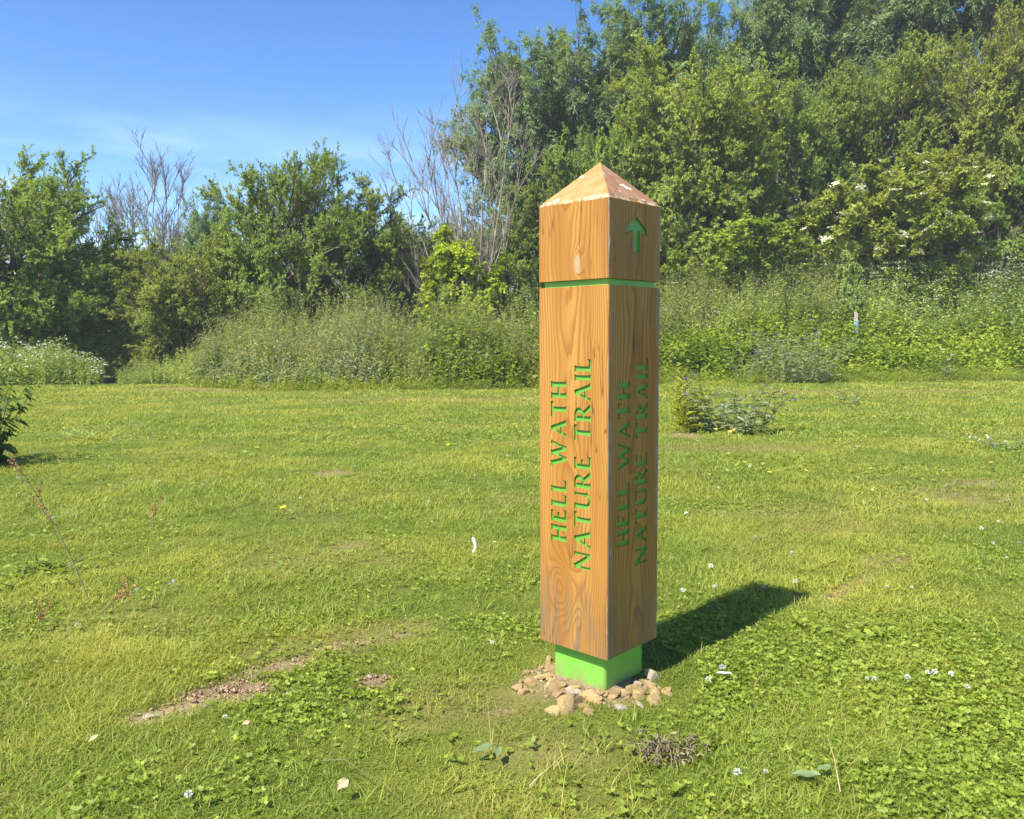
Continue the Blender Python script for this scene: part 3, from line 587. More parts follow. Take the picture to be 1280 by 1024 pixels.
# ------------------------------------------------------------------ trees
def envelope_tree(seed, H, RX, RZ, zc, stems, limbs, per, tw, tl, leafn, ls, tmpl, lean=0.25, br=(1.15, .45), bend=(.05, -.12), rad=.09, wr=.55, fwd=.5, shaped=.27):
    """Returns (wood mesh, leaf mesh, tips). Trunks, limbs to a lobed envelope, branches, twigs, leaves."""
    r = np.random.default_rng(seed); gw, gl = Geo(), Geo(); sd = seed * 13
    a = r.random(stems) * 6.28; P0 = np.stack([.22 * np.cos(a), .22 * np.sin(a), -.3 + 0 * a], 1) * (stems > 1) + np.array([0, 0, -.15])
    P2 = np.stack([lean * RX * np.cos(a), lean * RX * np.sin(a), H * (.62 + .16 * r.random(stems))], 1); P1 = P0 * .6 + P2 * .4 + np.array([0, 0, .15 * H]) * (stems > 1)
    T = bez(P0, P1, P2, 8) + r.normal(size=(stems, 8, 3)) * .05 * np.array([1, 1, 0]); tubes(gw, T, np.broadcast_to(np.linspace(rad, rad * .3, 8), (stems, 8)), 8)
    d = unit(r.normal(size=(limbs, 3))); d[:, :2] *= np.linalg.norm(d[:, :2], axis=1, keepdims=True) ** -.52; az = np.arctan2(d[:, 1], d[:, 0]); E = 1 - shaped + 2 * shaped * fbm(az * 1.3 + 9, d[:, 2] * 2.2 + sd, sd, 3)
    u = .45 + .42 * r.random(limbs) ** .6; tgt = np.array([0, 0, zc]) + d * np.array([RX, RX, RZ]) * (E * u)[:, None]; tgt[:, 2] = np.maximum(tgt[:, 2], .25)
    zz = np.clip((tgt[:, 2] * .55 + .02 * H) / (H * .72), .06, .97); si = r.integers(0, stems, limbs); st, _ = along(T, si, zz)
    md = st * .45 + tgt * .55 + np.array([0, 0, 1]) * (.14 * np.linalg.norm(tgt - st, axis=1))[:, None] + .12 * r.normal(size=(limbs, 3)); Lm = bez(st, md, tgt, 6)
    tubes(gw, Lm, np.broadcast_to(np.linspace(rad * .42, rad * .12, 6), (limbs, 6)), 5)
    c = np.array([0, 0, zc - .25 * RZ])
    B, bi = sprout(r, Lm, per, .30, br[0], .95, .25, .55, c, bend[0], 4); tubes(gw, B, np.broadcast_to(np.linspace(rad * .13, rad * .05, 4), (len(B), 4)), 3)
    Tw, ti = sprout(r, B, tw, .15, br[1], .85, .18, .35, c, bend[1], 4)
    tubes(gw, Tw, np.broadcast_to(np.linspace(.006, .003, 4), (len(Tw), 4)), 3)
    lt = np.clip(.42 + .17 * r.normal(size=limbs), 0, 1); bt = lt[bi] + .13 * r.normal(size=len(B)); tt = bt[ti] + .10 * r.normal(size=len(Tw))
    leafset(r, gl, Tw, leafn, ls, ls * wr, tmpl, tt, fwd=fwd, centre=np.array([0, 0, zc * .8]))
    return gw.mesh('trunk'), gl.mesh('crown'), Tw[:, -1]
def ash_tree(seed, H, RX, RZ, zc, limbs=52, per=9, tw=5):
    r = np.random.default_rng(seed); gw, gl = Geo(), Geo(); sd = seed * 7
    T0 = np.array([[[0, 0, -.3], [.1, .05, H * .2], [.0, .1, H * .4], [.15, 0, H * .56], [.1, .1, H * .68], [.1, .1, H * .80]]]) + r.normal(size=(1, 6, 3)) * .08
    tubes(gw, T0, np.linspace(.20, .04, 6)[None], 9)
    d = unit(r.normal(size=(limbs, 3))); d[:, :2] *= np.linalg.norm(d[:, :2], axis=1, keepdims=True) ** -.62; az = np.arctan2(d[:, 1], d[:, 0]); E = .76 + .50 * fbm(az * 1.5 + 4, d[:, 2] * 2.5 + sd, sd, 3)
    tgt = np.array([0, 0, zc]) + d * np.array([RX, RX, RZ]) * (E * r.random(limbs) ** .33 * .85)[:, None]; tgt[:, 2] = np.maximum(tgt[:, 2], H * .14)
    zz = np.clip(tgt[:, 2] / H * .72, .08, .93); st, _ = along(T0, np.zeros(limbs, int), zz); md = st * .35 + tgt * .65 - np.array([0, 0, 1]) * (.10 * np.linalg.norm(tgt - st, axis=1))[:, None]
    Lm = bez(st, md, tgt, 6); tubes(gw, Lm, np.broadcast_to(np.linspace(.065, .02, 6), (limbs, 6)), 5)
    B, bi = sprout(r, Lm, per, .30, 1.5, .85, .22, .40, np.array([0, 0, zc - RZ * .4]), .15, 4); tubes(gw, B, np.broadcast_to(np.linspace(.018, .008, 4), (len(B), 4)), 3)
    Tw, ti = sprout(r, B, tw, .35, .42, .75, .25, .2, np.array([0, 0, zc]), .05, 3)
    lt = np.clip(.42 + .15 * r.normal(size=limbs), 0, 1); tt = (lt[bi] + .12 * r.normal(size=len(B)))[ti] + .1 * r.normal(size=len(Tw))
    R, ri = sprout(r, Tw, 5, .45, .27, .95, .05, 0, None, -.30, 3, taper=.1)                      # the leaf stalks of the compound leaves
    n = len(R); lt_ = tt[ri] + .06 * r.normal(size=n); S = unit(np.cross(R[:, -1] - R[:, 0], np.array([0, 0, 1.]) + .3 * r.normal(size=(n, 3))))
    for q, f in enumerate((.30, .30, .55, .55, .80, .80, 1.0)):
        p, tan = along(R, np.arange(n), np.full(n, min(f, .999))); sg = 0 if f == 1 else (1 if q % 2 else -1)
        leaves(gl, p, tan * (.55 if sg else 1) + S * sg + np.array([0, 0, -.25]), np.array([[0, 0, .9]]) + .9 * unit(p - np.array([0, 0, zc * .8])) + .35 * r.normal(size=(n, 3)), .135, .052, RHOMB, np.clip(lt_ + .08 * r.normal(size=n), 0, 1))
    return gw.mesh('trunk'), gl.mesh('crown'), Tw[:, -1]
def bare_tree(seed, H, spread, stems, rad, gens, tips=None):
    r = np.random.default_rng(seed); gw = Geo()
    a = np.linspace(0, 6.28, stems, endpoint=False) + .5 * r.normal(size=stems); w = spread * (.25 + .75 * r.random(stems))
    P0 = np.stack([.15 * np.cos(a), .15 * np.sin(a), -.2 + 0 * a], 1); hh = H * (.72 + .28 * r.random(stems)) * (1 - .15 * (w / spread))
    P2 = np.stack([w * np.cos(a), w * np.sin(a), hh], 1)
    if tips is not None: P2 = np.array(tips, float)
    P1 = P0 * .5 + P2 * np.array([.62, .62, .5]); S = bez(P0, P1, P2, 12) + .045 * H / 10 * r.normal(size=(stems, 12, 3)) * np.linspace(0, 1, 12)[None, :, None]
    tubes(gw, S, np.linspace(1, .13, 12)[None] * (rad * (.6 + .4 * r.random(stems)))[:, None], 6); L_ = S
    for gi, (per, ln, ang, up, r0) in enumerate(gens):
        L_, _ = sprout(r, L_, per, .22, ln, ang, up, 0, None, .14, 6, wob=.16, taper=.5); tubes(gw, L_, np.broadcast_to(np.linspace(r0, r0 * .35, 6), (len(L_), 6)), 4 if gi == 0 else 3)
    return gw.mesh('branches', True)

HAW = [envelope_tree(s, 7, 3.4, 3.5, 3.5, 4, 96, 12, 8, 1, 25, .064, RHOMB, wr=.6) for s in (101, 102, 103)]
ASH = [ash_tree(s, 13, 4.3, 5.6, 7.4, 84, 10, 5) for s in (201, 202)]
ELD = [envelope_tree(301, 4.6, 2.9, 2.4, 2.35, 6, 84, 11, 7, 1, 14, .105, OVAL, br=(.75, .35), wr=.5, shaped=.22)]
SHR = [envelope_tree(401, 2.6, 2.2, 1.35, 1.25, 5, 44, 10, 6, 1, 13, .085, OVAL, br=(.65, .30), rad=.04, wr=.7)]
YNG = [envelope_tree(501, 3.6, 1.25, 1.8, 1.9, 4, 46, 9, 6, 1, 12, .085, OVAL, br=(.6, .28), rad=.035, wr=.72, shaped=.5)]
def extent(me):
    c = np.empty(len(me.vertices) * 3, np.float32); me.vertices.foreach_get('co', c); c = c.reshape(-1, 3)
    return np.percentile(c[:, 2], 99.7), np.percentile(np.hypot(c[:, 0], c[:, 1]), 97)
EXT = {}
def tree(name, proto, label, px, Y, ytop, halfpx, mt, cat='tree', rz=None, group=None, bark='bark'):
    if proto[1].name not in EXT: EXT[proto[1].name] = extent(proto[1])
    h0, r0 = EXT[proto[1].name]
    x = col_x(px, Y); z = hz1(x, Y); H = top_z(ytop, Y) - z; r = halfpx / FPX * Y
    o = tag(empty(name, (x, Y, z), rng.random() * 6.28 if rz is None else rz, (r / r0, r / r0, H / h0)), label, cat, group)
    for nm, me, m in (('trunk', proto[0], M[bark]), ('crown', proto[1], mt)):
        if len(me.materials) == 0: me.materials.append(m)
        c = bpy.data.objects.new(nm, me); link(c, o); c.material_slots[0].link = 'OBJECT'; c.material_slots[0].material = m
    return o
G1, G2 = 'hawthorns along the field edge', 'ash trees behind the hawthorns'
for a in [
    ('hawthorn', HAW[0], 'big dark hawthorn at the far left above the pale topped weed mound', 28, 26, 192, 138, M['haw'], 'tree', .4, G1),
    ('hawthorn', HAW[1], 'hawthorn cut by the left border of the picture', -150, 25.5, 170, 130, M['haw'], 'tree', 1.9, G1),
    ('hawthorn', HAW[2], 'low dark hawthorn behind the dark path opening', 120, 33, 300, 110, M['haw'], 'tree', 2.5, G1),
    ('hawthorn', HAW[1], 'low yellow green hawthorn just right of the dark path opening', 236, 25.5, 298, 76, M['hawy'], 'tree', 5.0, G1),
    ('hawthorn', HAW[2], 'tall hawthorn with wispy top at the middle of the left skyline', 362, 26, 190, 92, M['haw'], 'tree', .9, G1),
    ('hawthorn', HAW[0], 'hawthorn sloping down to the right of the wispy topped one', 450, 27, 238, 90, M['haw'], 'tree', 3.7, G1),
    ('hawthorn', HAW[1], 'low hawthorn at the foot of the big dead tree', 535, 29, 278, 78, M['haw'], 'tree', 2.2, G1),
    ('hawthorn', HAW[0], 'round hawthorn directly behind the top of the post', 862, 29.5, 74, 112, M['hawy'], 'tree', 1.2, G1),
    ('hawthorn', HAW[2], 'hawthorn between the one behind the post and the elder', 985, 30.5, 112, 92, M['haw'], 'tree', 4.1, G1),
    ('hawthorn', HAW[1], 'hawthorn rising above the flowering elder', 1085, 31, 82, 92, M['haw'], 'tree', .2, G1),
    ('hawthorn', HAW[0], 'yellowish hawthorn at the upper right border', 1205, 30, 40, 100, M['hawy'], 'tree', 5.4, G1),
    ('hawthorn', HAW[2], 'hawthorn cut by the right border of the picture', 1330, 30, 60, 100, M['haw'], 'tree', 3.1, G1),
    ('hawthorn', HAW[1], 'shaded hawthorn below the yellowish one at the right border', 1255, 28.8, 190, 85, M['haw'], 'tree', 2.7, G1),
    ('hawthorn', HAW[2], 'small hawthorn half hidden behind the left side of the post', 765, 30, 150, 70, M['haw'], 'tree', 1.1, G1),
    ('hawthorn', HAW[0], 'dark hawthorn filling the gap at the end of the path', 150, 40, 330, 90, M['haw'], 'tree', 1.6, G1),
    ('hawthorn', HAW[2], 'distant hawthorn seen low between the left bushes', 290, 42, 310, 110, M['haw'], 'tree', 2.6, G1),
    ('hawthorn', HAW[1], 'distant hawthorn low behind the dead tree', 520, 44, 318, 110, M['haw'], 'tree', .6, G1),
    ('hawthorn', HAW[0], 'dark hawthorn under the leftmost ash tree', 640, 31, 270, 70, M['haw'], 'tree', 4.6, G1),
    ('hawthorn', HAW[1], 'hawthorn hidden behind the middle of the post', 712, 31, 205, 80, M['haw'], 'tree', 3.3, G1),
    ('ash_tree', ASH[0], 'ash tree behind the big dead tree, leftmost of the tall trees', 658, 34, 60, 88, M['ash'], 'tree', 2.0, G2),
    ('ash_tree', ASH[1], 'ash tree rising behind the left shoulder of the post', 730, 35, 44, 88, M['ash'], 'tree', .5, G2),
    ('ash_tree', ASH[0], 'tall ash tree above the tip of the post', 815, 36, 12, 96, M['ash'], 'tree', 4.4, G2),
    ('ash_tree', ASH[1], 'tall ash tree just right of the small sky gap at the top', 985, 36, -52, 92, M['ash'], 'tree', 3.2, G2),
    ('ash_tree', ASH[0], 'tall ash tree leaving the top of the picture above the elder', 1095, 36.5, -70, 96, M['ash'], 'tree', 5.6, G2),
    ('ash_tree', ASH[1], 'tall ash tree at the top right corner', 1215, 36, -80, 100, M['ash'], 'tree', 1.4, G2),
    ('ash_tree', ASH[0], 'ash tree cut by the right border at the very top', 1340, 36, -60, 100, M['ash'], 'tree', .3, G2),
    ('ash_tree', ASH[1], 'ash tree deeper behind the round hawthorn', 905, 40, 34, 70, M['ash'], 'tree', 2.9, G2),
    ('ash_sapling', ASH[1], 'narrow young ash poking above the low bushes on the left', 266, 30, 246, 36, M['ash'], 'tree', 4.0, None),
    ('shrub', SHR[0], 'bright green glossy shrub low behind the right edge of the post', 925, 28, 288, 92, M['ivy'], 'shrub', .3, None),
    ('shrub', SHR[0], 'small bright shrub touching the right edge of the post', 835, 28.4, 305, 45, M['ivy'], 'shrub', 2.3, None),
    ('yellow_bush', YNG[0], 'small bright yellow green bush in front of the dead tree trunk', 586, 24.4, 288, 56, M['yellow'], 'bush', 1.3, None),
    ('sapling', YNG[0], 'thin dark sapling beside the blue tree guard', 1056, 25.2, 322, 20, M['nettle2'], 'tree', 2.9, None)]: tree(*a)
# the elder with its cream flower heads
eld = tree('elder', ELD[0], 'broad elder covered with flat cream flower heads', 1112, 28.2, 206, 102, M['elder'], 'shrub', .7)
g = Geo()
r = np.random.default_rng(9); n = 60; p = r.normal(size=(n, 3)) * np.array([.05, .05, .012]); leaves(g, p, r.normal(size=(n, 3)) * np.array([1, 1, .25]), np.array([[0, 0, 1.]]) + .35 * r.normal(size=(n, 3)), .045, .045, RHOMB)
um = g.mesh('flower_head'); tips = ELD[0][2]; cc = np.array([0, 0, 1.5]); chosen = []
for k in range(400):
    dv = unit(r.normal(size=3)); dv[2] = abs(dv[2]) * .9 - .15; dv = unit(dv); pr = (tips - cc) @ dv; pe = np.linalg.norm(tips - cc - pr[:, None] * dv, axis=1); i = int(np.argmax(pr - 1.5 * pe))
    if all(np.linalg.norm(tips[i] - tips[j]) > .40 for j in chosen): chosen.append(i)
    if len(chosen) >= 80: break
for i in chosen:
    f = bpy.data.objects.new('flower_head', um)
    if not um.materials: um.materials.append(M['cream'])
    f.location = Vector(tips[i]) * 1.015; f.rotation_euler = (.35 * r.normal(), .35 * r.normal(), r.random() * 6); s_ = .8 + .7 * r.random(); f.scale = (s_, s_, s_); link(f, eld)

def bare(name, me, label, px, Y, mt, rz=0, sc=(1, 1, 1)):
    x = col_x(px, Y); o = obj(name, me, mt, None, (x, Y, hz1(x, Y))); o.rotation_euler = (0, 0, rz); o.scale = sc; return tag(o, label, 'dead tree')
DT = [(-2.9, 0.4, 4.41), (-2.5, -0.6, 5.58), (-2.1, 0.8, 6.3), (-1.75, -0.5, 7.38), (-1.2, 1.0, 7.11), (-0.7, -0.8, 7.47), (-0.1, 0.5, 6.84), (0.4, -0.6, 7.56), (0.95, 0.7, 8.28), (1.3, -0.4, 8.64), (1.6, 0.3, 6.84), (-3.0, 0.9, 3.51), (-2.2, -1.2, 2.88)]
bare('dead_tree', bare_tree(605, 8.8, 2.4, 13, .062, [(8, 2.0, .52, .36, .020), (6, .95, .6, .26, .010), (4, .45, .65, .2, .006)], DT), 'big bare dead tree with grey branches left of the post', 598, 26.5, M['grey'])
bare('dead_tree', bare_tree(602, 11.2, 3.1, 19, .065, [(7, 2.8, .40, .50, .026), (6, 1.2, .5, .40, .015), (4, .6, .5, .3, .010)]), 'pale bare tree against the sky far behind the left bushes', 190, 44, M['greyblue'], 1.0, (1.35, 1.35, .97))
bare('dead_branches', bare_tree(603, 2.2, 1.5, 6, .03, [(5, .9, .7, .1, .012), (4, .45, .7, .05, .006)]), 'bare grey branches sticking out low at the right border', 1222, 27.6, M['grey'], 2.0, (1, 1, 1.2))
bare('dead_branches', bare_tree(604, 2.3, 2.6, 8, .03, [(5, 1.0, .6, .1, .011), (4, .5, .7, .05, .006)]), 'tangle of dead brown branches beside the yellow green bush', 515, 25.0, M['grey'], .3, (1, 1, 1.15))

# ------------------------------------------------------------------ stones
def stone_mesh(seed, flat=.6):
    r = random.Random(seed); bm = bmesh.new(); bmesh.ops.create_icosphere(bm, subdivisions=3, radius=.5)
    cuts = [(Vector((r.gauss(0, 1), r.gauss(0, 1), r.gauss(0, 1))).normalized(), r.uniform(.22, .40)) for _ in range(9)]
    for v in bm.verts:
        for n_, d_ in cuts:
            e = v.co.dot(n_) - d_
            if e > 0: v.co -= n_ * e * .93
        v.co += Vector((r.gauss(0, .006), r.gauss(0, .006), r.gauss(0, .006))); v.co.z *= flat
    return bm_mesh('stone', bm)
ST = [stone_mesh(s, f) for s, f in ((1, .7), (2, .55), (3, .8), (4, .6), (5, .7), (6, .5))]
def stone(k, x, y, size, label, group=None, m='stone', sink=.55, rz=None, sc=(1, 1, 1), name='stone'):
    me = ST[k]
    if not me.materials: me.materials.append(M['stone'])
    o = bpy.data.objects.new(name, me); link(o); o.material_slots[0].link = 'OBJECT'; o.material_slots[0].material = M[m]
    o.location = (x, y, hz1(x, y) + size * .22 * sc[2] - sink * size * .2); o.rotation_euler = (.25 * rng.normal(), .25 * rng.normal(), rng.random() * 6.28 if rz is None else rz)
    o.scale = (size * sc[0], size * sc[1], size * sc[2]); return tag(o, label, 'stone', group)
for k, px, py, size, label, m, sc in [
    (0, 712, 886, .098, 'largest tan stone in front of the left side of the green foot', 'stone', (.9, .8, 1.15)),
    (1, 691, 890, .072, 'flat tan stone lying left of the largest stone', 'stone', (1.1, .8, .8)),
    (3, 680, 849, .075, 'tan slab stone at the left end of the stone ring', 'stone', (1.1, .7, .8)),
    (2, 741, 876, .075, 'grey tan stone right beside the largest stone, touching the green foot', 'stone', (1, .8, .9)),
    (4, 736, 892, .050, 'small block of stone below the right flank of the largest stone', 'stone', (.8, .8, 1.2)),
    (5, 796, 884, .085, 'wide pale flat stone right of the nearest corner of the foot', 'pale', (1.25, .8, .6)),
    (1, 776, 886, .048, 'white chip of stone at the nearest corner of the foot', 'pale', (1, .8, .8)),
    (4, 832, 866, .050, 'rounded tan stone at the right end of the stone ring', 'stone', (1, .8, .9)),
    (2, 813, 851, .060, 'pale grey stone in the shadow of the post', 'pale', (.8, .8, 1.1)),
    (3, 692, 862, .060, 'brown stone between the left slab and the foot', 'stone', (1, .8, .8)),
    (0, 664, 854, .035, 'small pale stone at the outer left of the ring', 'pale', (1, .8, .8)),
    (1, 686, 830, .045, 'upright stone leaning near the left back edge of the foot', 'stone', (.6, .6, 1.3)),
    (5, 567, 869, .058, 'flat tan stone alone on the lawn left of the post', 'stone', (1.2, .6, .45)),
    (5, 186, 893, .045, 'pale flat stone at the left end of the bare soil strip', 'pale', (1.2, .7, .6)),
    (4, 362, 867, .030, 'white stone at the right end of the bare soil strip', 'pale', (1, .8, .8)),
    (3, 287, 884, .050, 'yellowish flat stone in the middle of the bare soil strip', 'stone', (1.2, .7, .5)),
    (2, 618, 678, .030, 'small cream stone on the lawn beside the curved white bone', 'pale', (1, .7, .7))]:
    x, y = at(px, py); size *= 1.15; stone(k, x, y, size, label, None, m, 1.25, None, sc)
for q in range(12):
    a = 3.3 + 3.0 * rng.random() if q < 11 else rng.random() * 6.28; d = .150 + .07 * rng.random(); x, y = PX + d * 1.12 * math.cos(a), PY + d * math.sin(a) - .02
    if not FOOT(np.array([x]), np.array([y]))[0]: stone(int(rng.integers(0, 6)), x, y, .038 + .026 * rng.random(), 'fist sized tan stone packed round the green foot of the post', 'tan stones packed round the post foot', 'stone', 1.4)
cnt = 0
while cnt < 95:
    a = rng.random() * 6.28; q = .125 + .14 * rng.random() ** 1.3; x, y = PX + q * 1.15 * math.cos(a) - .01, PY + q * math.sin(a) - .03
    if FOOT(np.array([x]), np.array([y]))[0] or soil_mask(np.array([x]), np.array([y]))[0] < .35: continue
    stone(int(rng.integers(0, 6)), x, y, .012 + .036 * rng.random() ** 1.5, 'small tan stone chip in the loose soil around the green foot', 'stone chips around the post foot', 'stone' if rng.random() < .85 else 'pale', name='stone_chip'); cnt += 1
cnt = 0
while cnt < 42:
    px, py = [(215, 885), (285, 868), (345, 845), (470, 850), (430, 806), (250, 878)][int(rng.integers(0, 6))]; x, y = at(px, py); x += .13 * rng.normal(); y += .07 * rng.normal()
    if soil_mask(np.array([x]), np.array([y]))[0] < .3: continue
    stone(int(rng.integers(0, 6)), x, y, .008 + .018 * rng.random() ** 2, 'small stone chip in the bare soil left of the post', 'stone chips in the bare soil strip', 'stone' if rng.random() < .7 else 'pale', name='stone_chip'); cnt += 1
# crumbs of earth
g = Geo(); n = 3600; a = rng.random(n) * 6.28; q = .10 + .24 * rng.random(n)
x = np.concatenate([PX + q * 1.15 * np.cos(a) - .02, at(285, 866)[0] + .26 * rng.normal(size=n), at(450, 830)[0] + .12 * rng.normal(size=n)]); y = np.concatenate([PY + q * np.sin(a) - .03, at(285, 866)[1] + .13 * rng.normal(size=n), at(450, 830)[1] + .15 * rng.normal(size=n)])
k = (soil_mask(x, y) > .3) & ~FOOT(x, y) & (rng.random(3 * n) < np.where(np.arange(3 * n) < n, 1, .3)); x, y = x[k], y[k]; n = len(x); sz = .002 + .006 * rng.random(n) ** 2.5; c = np.stack([x, y, hz(x, y) - .004 + sz * .3], 1)
o8 = np.array([[-1, -1, -1], [1, -1, -1], [1, 1, -1], [-1, 1, -1], [-1, -1, 1], [1, -1, 1], [1, 1, 1], [-1, 1, 1]]) * .5
V = c[:, None] + (o8[None] + .16 * rng.normal(size=(n, 8, 3))) * sz[:, None, None]; F = np.array([[0, 3, 2, 1], [4, 5, 6, 7], [0, 1, 5, 4], [1, 2, 6, 5], [2, 3, 7, 6], [3, 0, 4, 7]])
g.add(V.reshape(-1, 3), (F[None] + (np.arange(n) * 8)[:, None, None]).reshape(-1, 4)); tag(obj('soil_crumbs', g.mesh('soil_crumbs'), plain('earth_crumb', (.20, .13, .07), (.38, .26, .15), 30, .95, .2, 60)), 'crumbs of dry earth in the bare patches', 'soil', kind='stuff')

# ------------------------------------------------------------------ flowers in the lawn
def clover_mesh(seed):
    r = np.random.default_rng(seed); g = Geo(); n = 46; d = unit(r.normal(size=(n, 3))); d[:, 2] = np.abs(d[:, 2]) * 1.0 - .25
    leaves(g, np.array([[0, 0, .045]]) + d * .003, d, np.array([[0, 0, 1.]]) + .4 * r.normal(size=(n, 3)), .0095, .0045, RHOMB, .5, 0, 0)
    tubes(g, np.array([[[0, 0, -.005], [.002, 0, .02], [0, 0, .045]]]), np.full((1, 3), .0008), 4, .5, 1); return g.mesh('white_clover')
CL = [clover_mesh(s) for s in range(3)]
for me in CL: me.materials.append(M['white']); me.materials.append(M['stem'])
spots = [(1160, 851), (1170, 856), (1186, 854), (1131, 862), (1206, 872), (953, 982), (920, 990), (851, 749), (1108, 745), (696, 645), (541, 661), (101, 788), (207, 738), (213, 736), (168, 745), (283, 905),
         (202, 607), (138, 589), (164, 602), (257, 615), (1090, 862), (1083, 858), (905, 850), (232, 1008), (880, 864), (617, 812), (80, 651), (66, 656), (845, 705), (998, 740), (936, 587)]
n = 0
while len(spots) < 175:
    x, y, _ = in_view(2.6, 15, 1, 0); x, y = float(x[0]), float(y[0])
    if fbm(np.array([x * .45]), np.array([y * .45]), 91)[0] + .12 * rng.normal() < .52 or soil_mask(np.array([x]), np.array([y]))[0] > .2: continue
    spots.append(('w', x, y))
for i, sp_ in enumerate(spots):
    x, y = at(*sp_) if len(sp_) == 2 else sp_[1:]
    if FOOT(np.array([x]), np.array([y]))[0]: continue
    o = bpy.data.objects.new('white_clover', CL[i % 3]); link(o); s_ = .6 + .5 * rng.random(); o.scale = (s_, s_, s_ * (.75 + .4 * rng.random())); o.location = (x, y, hz1(x, y)); o.rotation_euler = (.25 * rng.normal(), .25 * rng.normal(), rng.random() * 6)
    tag(o, 'small white clover flower head standing in the mown grass', 'clover flower', 'white clover flowers in the lawn')
r = np.random.default_rng(3); g = Geo(); a = np.arange(6) * 1.047; leaves(g, np.tile([[0, 0, .07]], (6, 1)), np.stack([np.cos(a), np.sin(a), .35 + 0 * a], 1), np.array([[0, 0, 1.]]), .012, .011, OVAL, .5, 0, 0)
tubes(g, np.array([[[0, 0, -.005], [.004, 0, .035], [0, 0, .07]]]), np.full((1, 3), .0009), 4, .5, 1); BC = g.mesh('buttercup'); BC.materials.append(M['yel']); BC.materials.append(M['stem'])
for px, py in [(843, 551), (912, 548), (918, 546), (893, 546), (868, 540), (1004, 600), (1240, 590), (960, 604), (905, 566), (1268, 604), (560, 566), (360, 650)]:
    x, y = at(px, py); o = bpy.data.objects.new('buttercup', BC); link(o); o.location = (x, y, hz1(x, y)); o.scale = (1.9, 1.9, 1.2); o.rotation_euler = (.2 * rng.normal(), .2 * rng.normal(), rng.random() * 6)
    tag(o, 'small yellow buttercup flower standing in the mown grass', 'buttercup', 'buttercups in the lawn')

# ------------------------------------------------------------------ single plants
def plant(name, label, cat, x, y, ns, h, spread, foot, leaf, npair, lsz, lm, seed, droop=.2, flower=None, fm=None, fsz=.03, bend=.35, sr=.004, t0=.08, sm='stem', top=0.0, fn=16):
    r = np.random.default_rng(seed); o = tag(empty(name, (x, y, hz1(x, y))), label, cat)
    a = r.random(ns) * 6.28; q = foot * r.random(ns) ** .5; P0 = np.stack([q * np.cos(a), q * np.sin(a), -.02 + 0 * a], 1); b = a + .6 * r.normal(size=ns); w = spread * (.3 + .7 * r.random(ns)); hh = h * (.55 + .5 * r.random(ns))
    P2 = P0 + np.stack([w * np.cos(b), w * np.sin(b), hh], 1); P1 = P0 + np.stack([w * bend * np.cos(b), w * bend * np.sin(b), hh * .6], 1); S = bez(P0, P1, P2, 7)
    g = Geo(); tubes(g, S, np.broadcast_to(np.linspace(sr, sr * .4, 7), (ns, 7)), 5); obj('stems', g.mesh('stems'), M[sm], o)
    g = Geo(); idx = np.repeat(np.arange(ns), npair * 2); m = len(idx); t = np.clip(np.tile(np.repeat(np.linspace(t0, .97, npair), 2), ns) + .03 * r.normal(size=m), .02, 1); p, tan = along(S, idx, t)
    an = np.tile(np.tile([0, math.pi], npair) + np.repeat(np.arange(npair) * 1.57, 2), ns) + np.repeat(r.random(ns) * 6.28, npair * 2) + .35 * r.normal(size=m)
    D = np.stack([np.cos(an), np.sin(an), .25 - droop + .25 * r.normal(size=m) + top * t], 1); sz = lsz * (1.15 - .6 * t) * (.65 + .6 * r.random(m))
    leaves(g, p, D, np.array([[0, 0, 1.]]) + .3 * r.normal(size=(m, 3)), sz, sz * leaf[1], leaf[0], np.clip(.45 + .2 * r.normal(size=m), 0, 1)); obj('leaves', g.mesh('leaves'), lm, o)
    if flower:
        me = None
        for i in range(min(ns, flower)):
            if me is None:
                g = Geo(); c = fn; d = unit(r.normal(size=(c, 3))); d[:, 2] = np.abs(d[:, 2]); leaves(g, d * .08 * fsz, d, r.normal(size=(c, 3)), fsz, fsz * .35, RHOMB); me = g.mesh('flower_head'); me.materials.append(fm)
            f = bpy.data.objects.new('flower_head', me); f.location = Vector(S[i, -1]); s_ = .7 + .6 * r.random(); f.scale = (s_,) * 3; link(f, o)
    return o
x, y = at(915, 540); plant('thistle', 'grey green bushy thistle just right of the yellowish dock by the post', 'thistle', x, y, 27, .66, .58, .36, (LANCE, .32), 10, .15, M['thistle'], 1, .1, 10, M['purple'], .028)
x, y = at(862, 540); plant('dock_plant', 'upright yellow green dock between the post and the thistle', 'weed', x, y, 11, .80, .26, .18, (LANCE, .22), 8, .17, M['dock'], 2, -.5)
x, y = at(1002, 478); plant('thistle', 'big grey thistle clump at the foot of the brambles', 'thistle', x, y, 60, 1.35, .85, .75, (LANCE, .28), 12, .17, M['thistle'], 3, .1, 20, M['purple'], .04)
x, y = at(930, 477); plant('thistle', 'greyish thistle at the lawn edge left of the big thistle clump', 'thistle', x, y, 16, 1.0, .5, .35, (LANCE, .28), 11, .15, M['thistle'], 13, .1, 12, M['purple'], .04)
x, y = at(1060, 505); plant('thistle', 'small thin thistle alone on the lawn right of the big clump', 'thistle', x, y, 7, .40, .30, .14, (LANCE, .25), 8, .10, M['thistle'], 4, .1)
x, y = at(1182, 476); plant('weed', 'thin pale weed on the lawn edge below the brambles', 'weed', x, y, 5, .80, .12, .08, (LANCE, .25), 8, .12, M['thistle'], 5, .1, 3, M['white'], .05)
x, y = at(1262, 560); plant('weed', 'low grey weed with white flowers at the right border of the lawn', 'weed', x, y, 14, .13, .28, .2, (LANCE, .25), 6, .07, M['thistle'], 6, .1, 8, M['white'], .016)
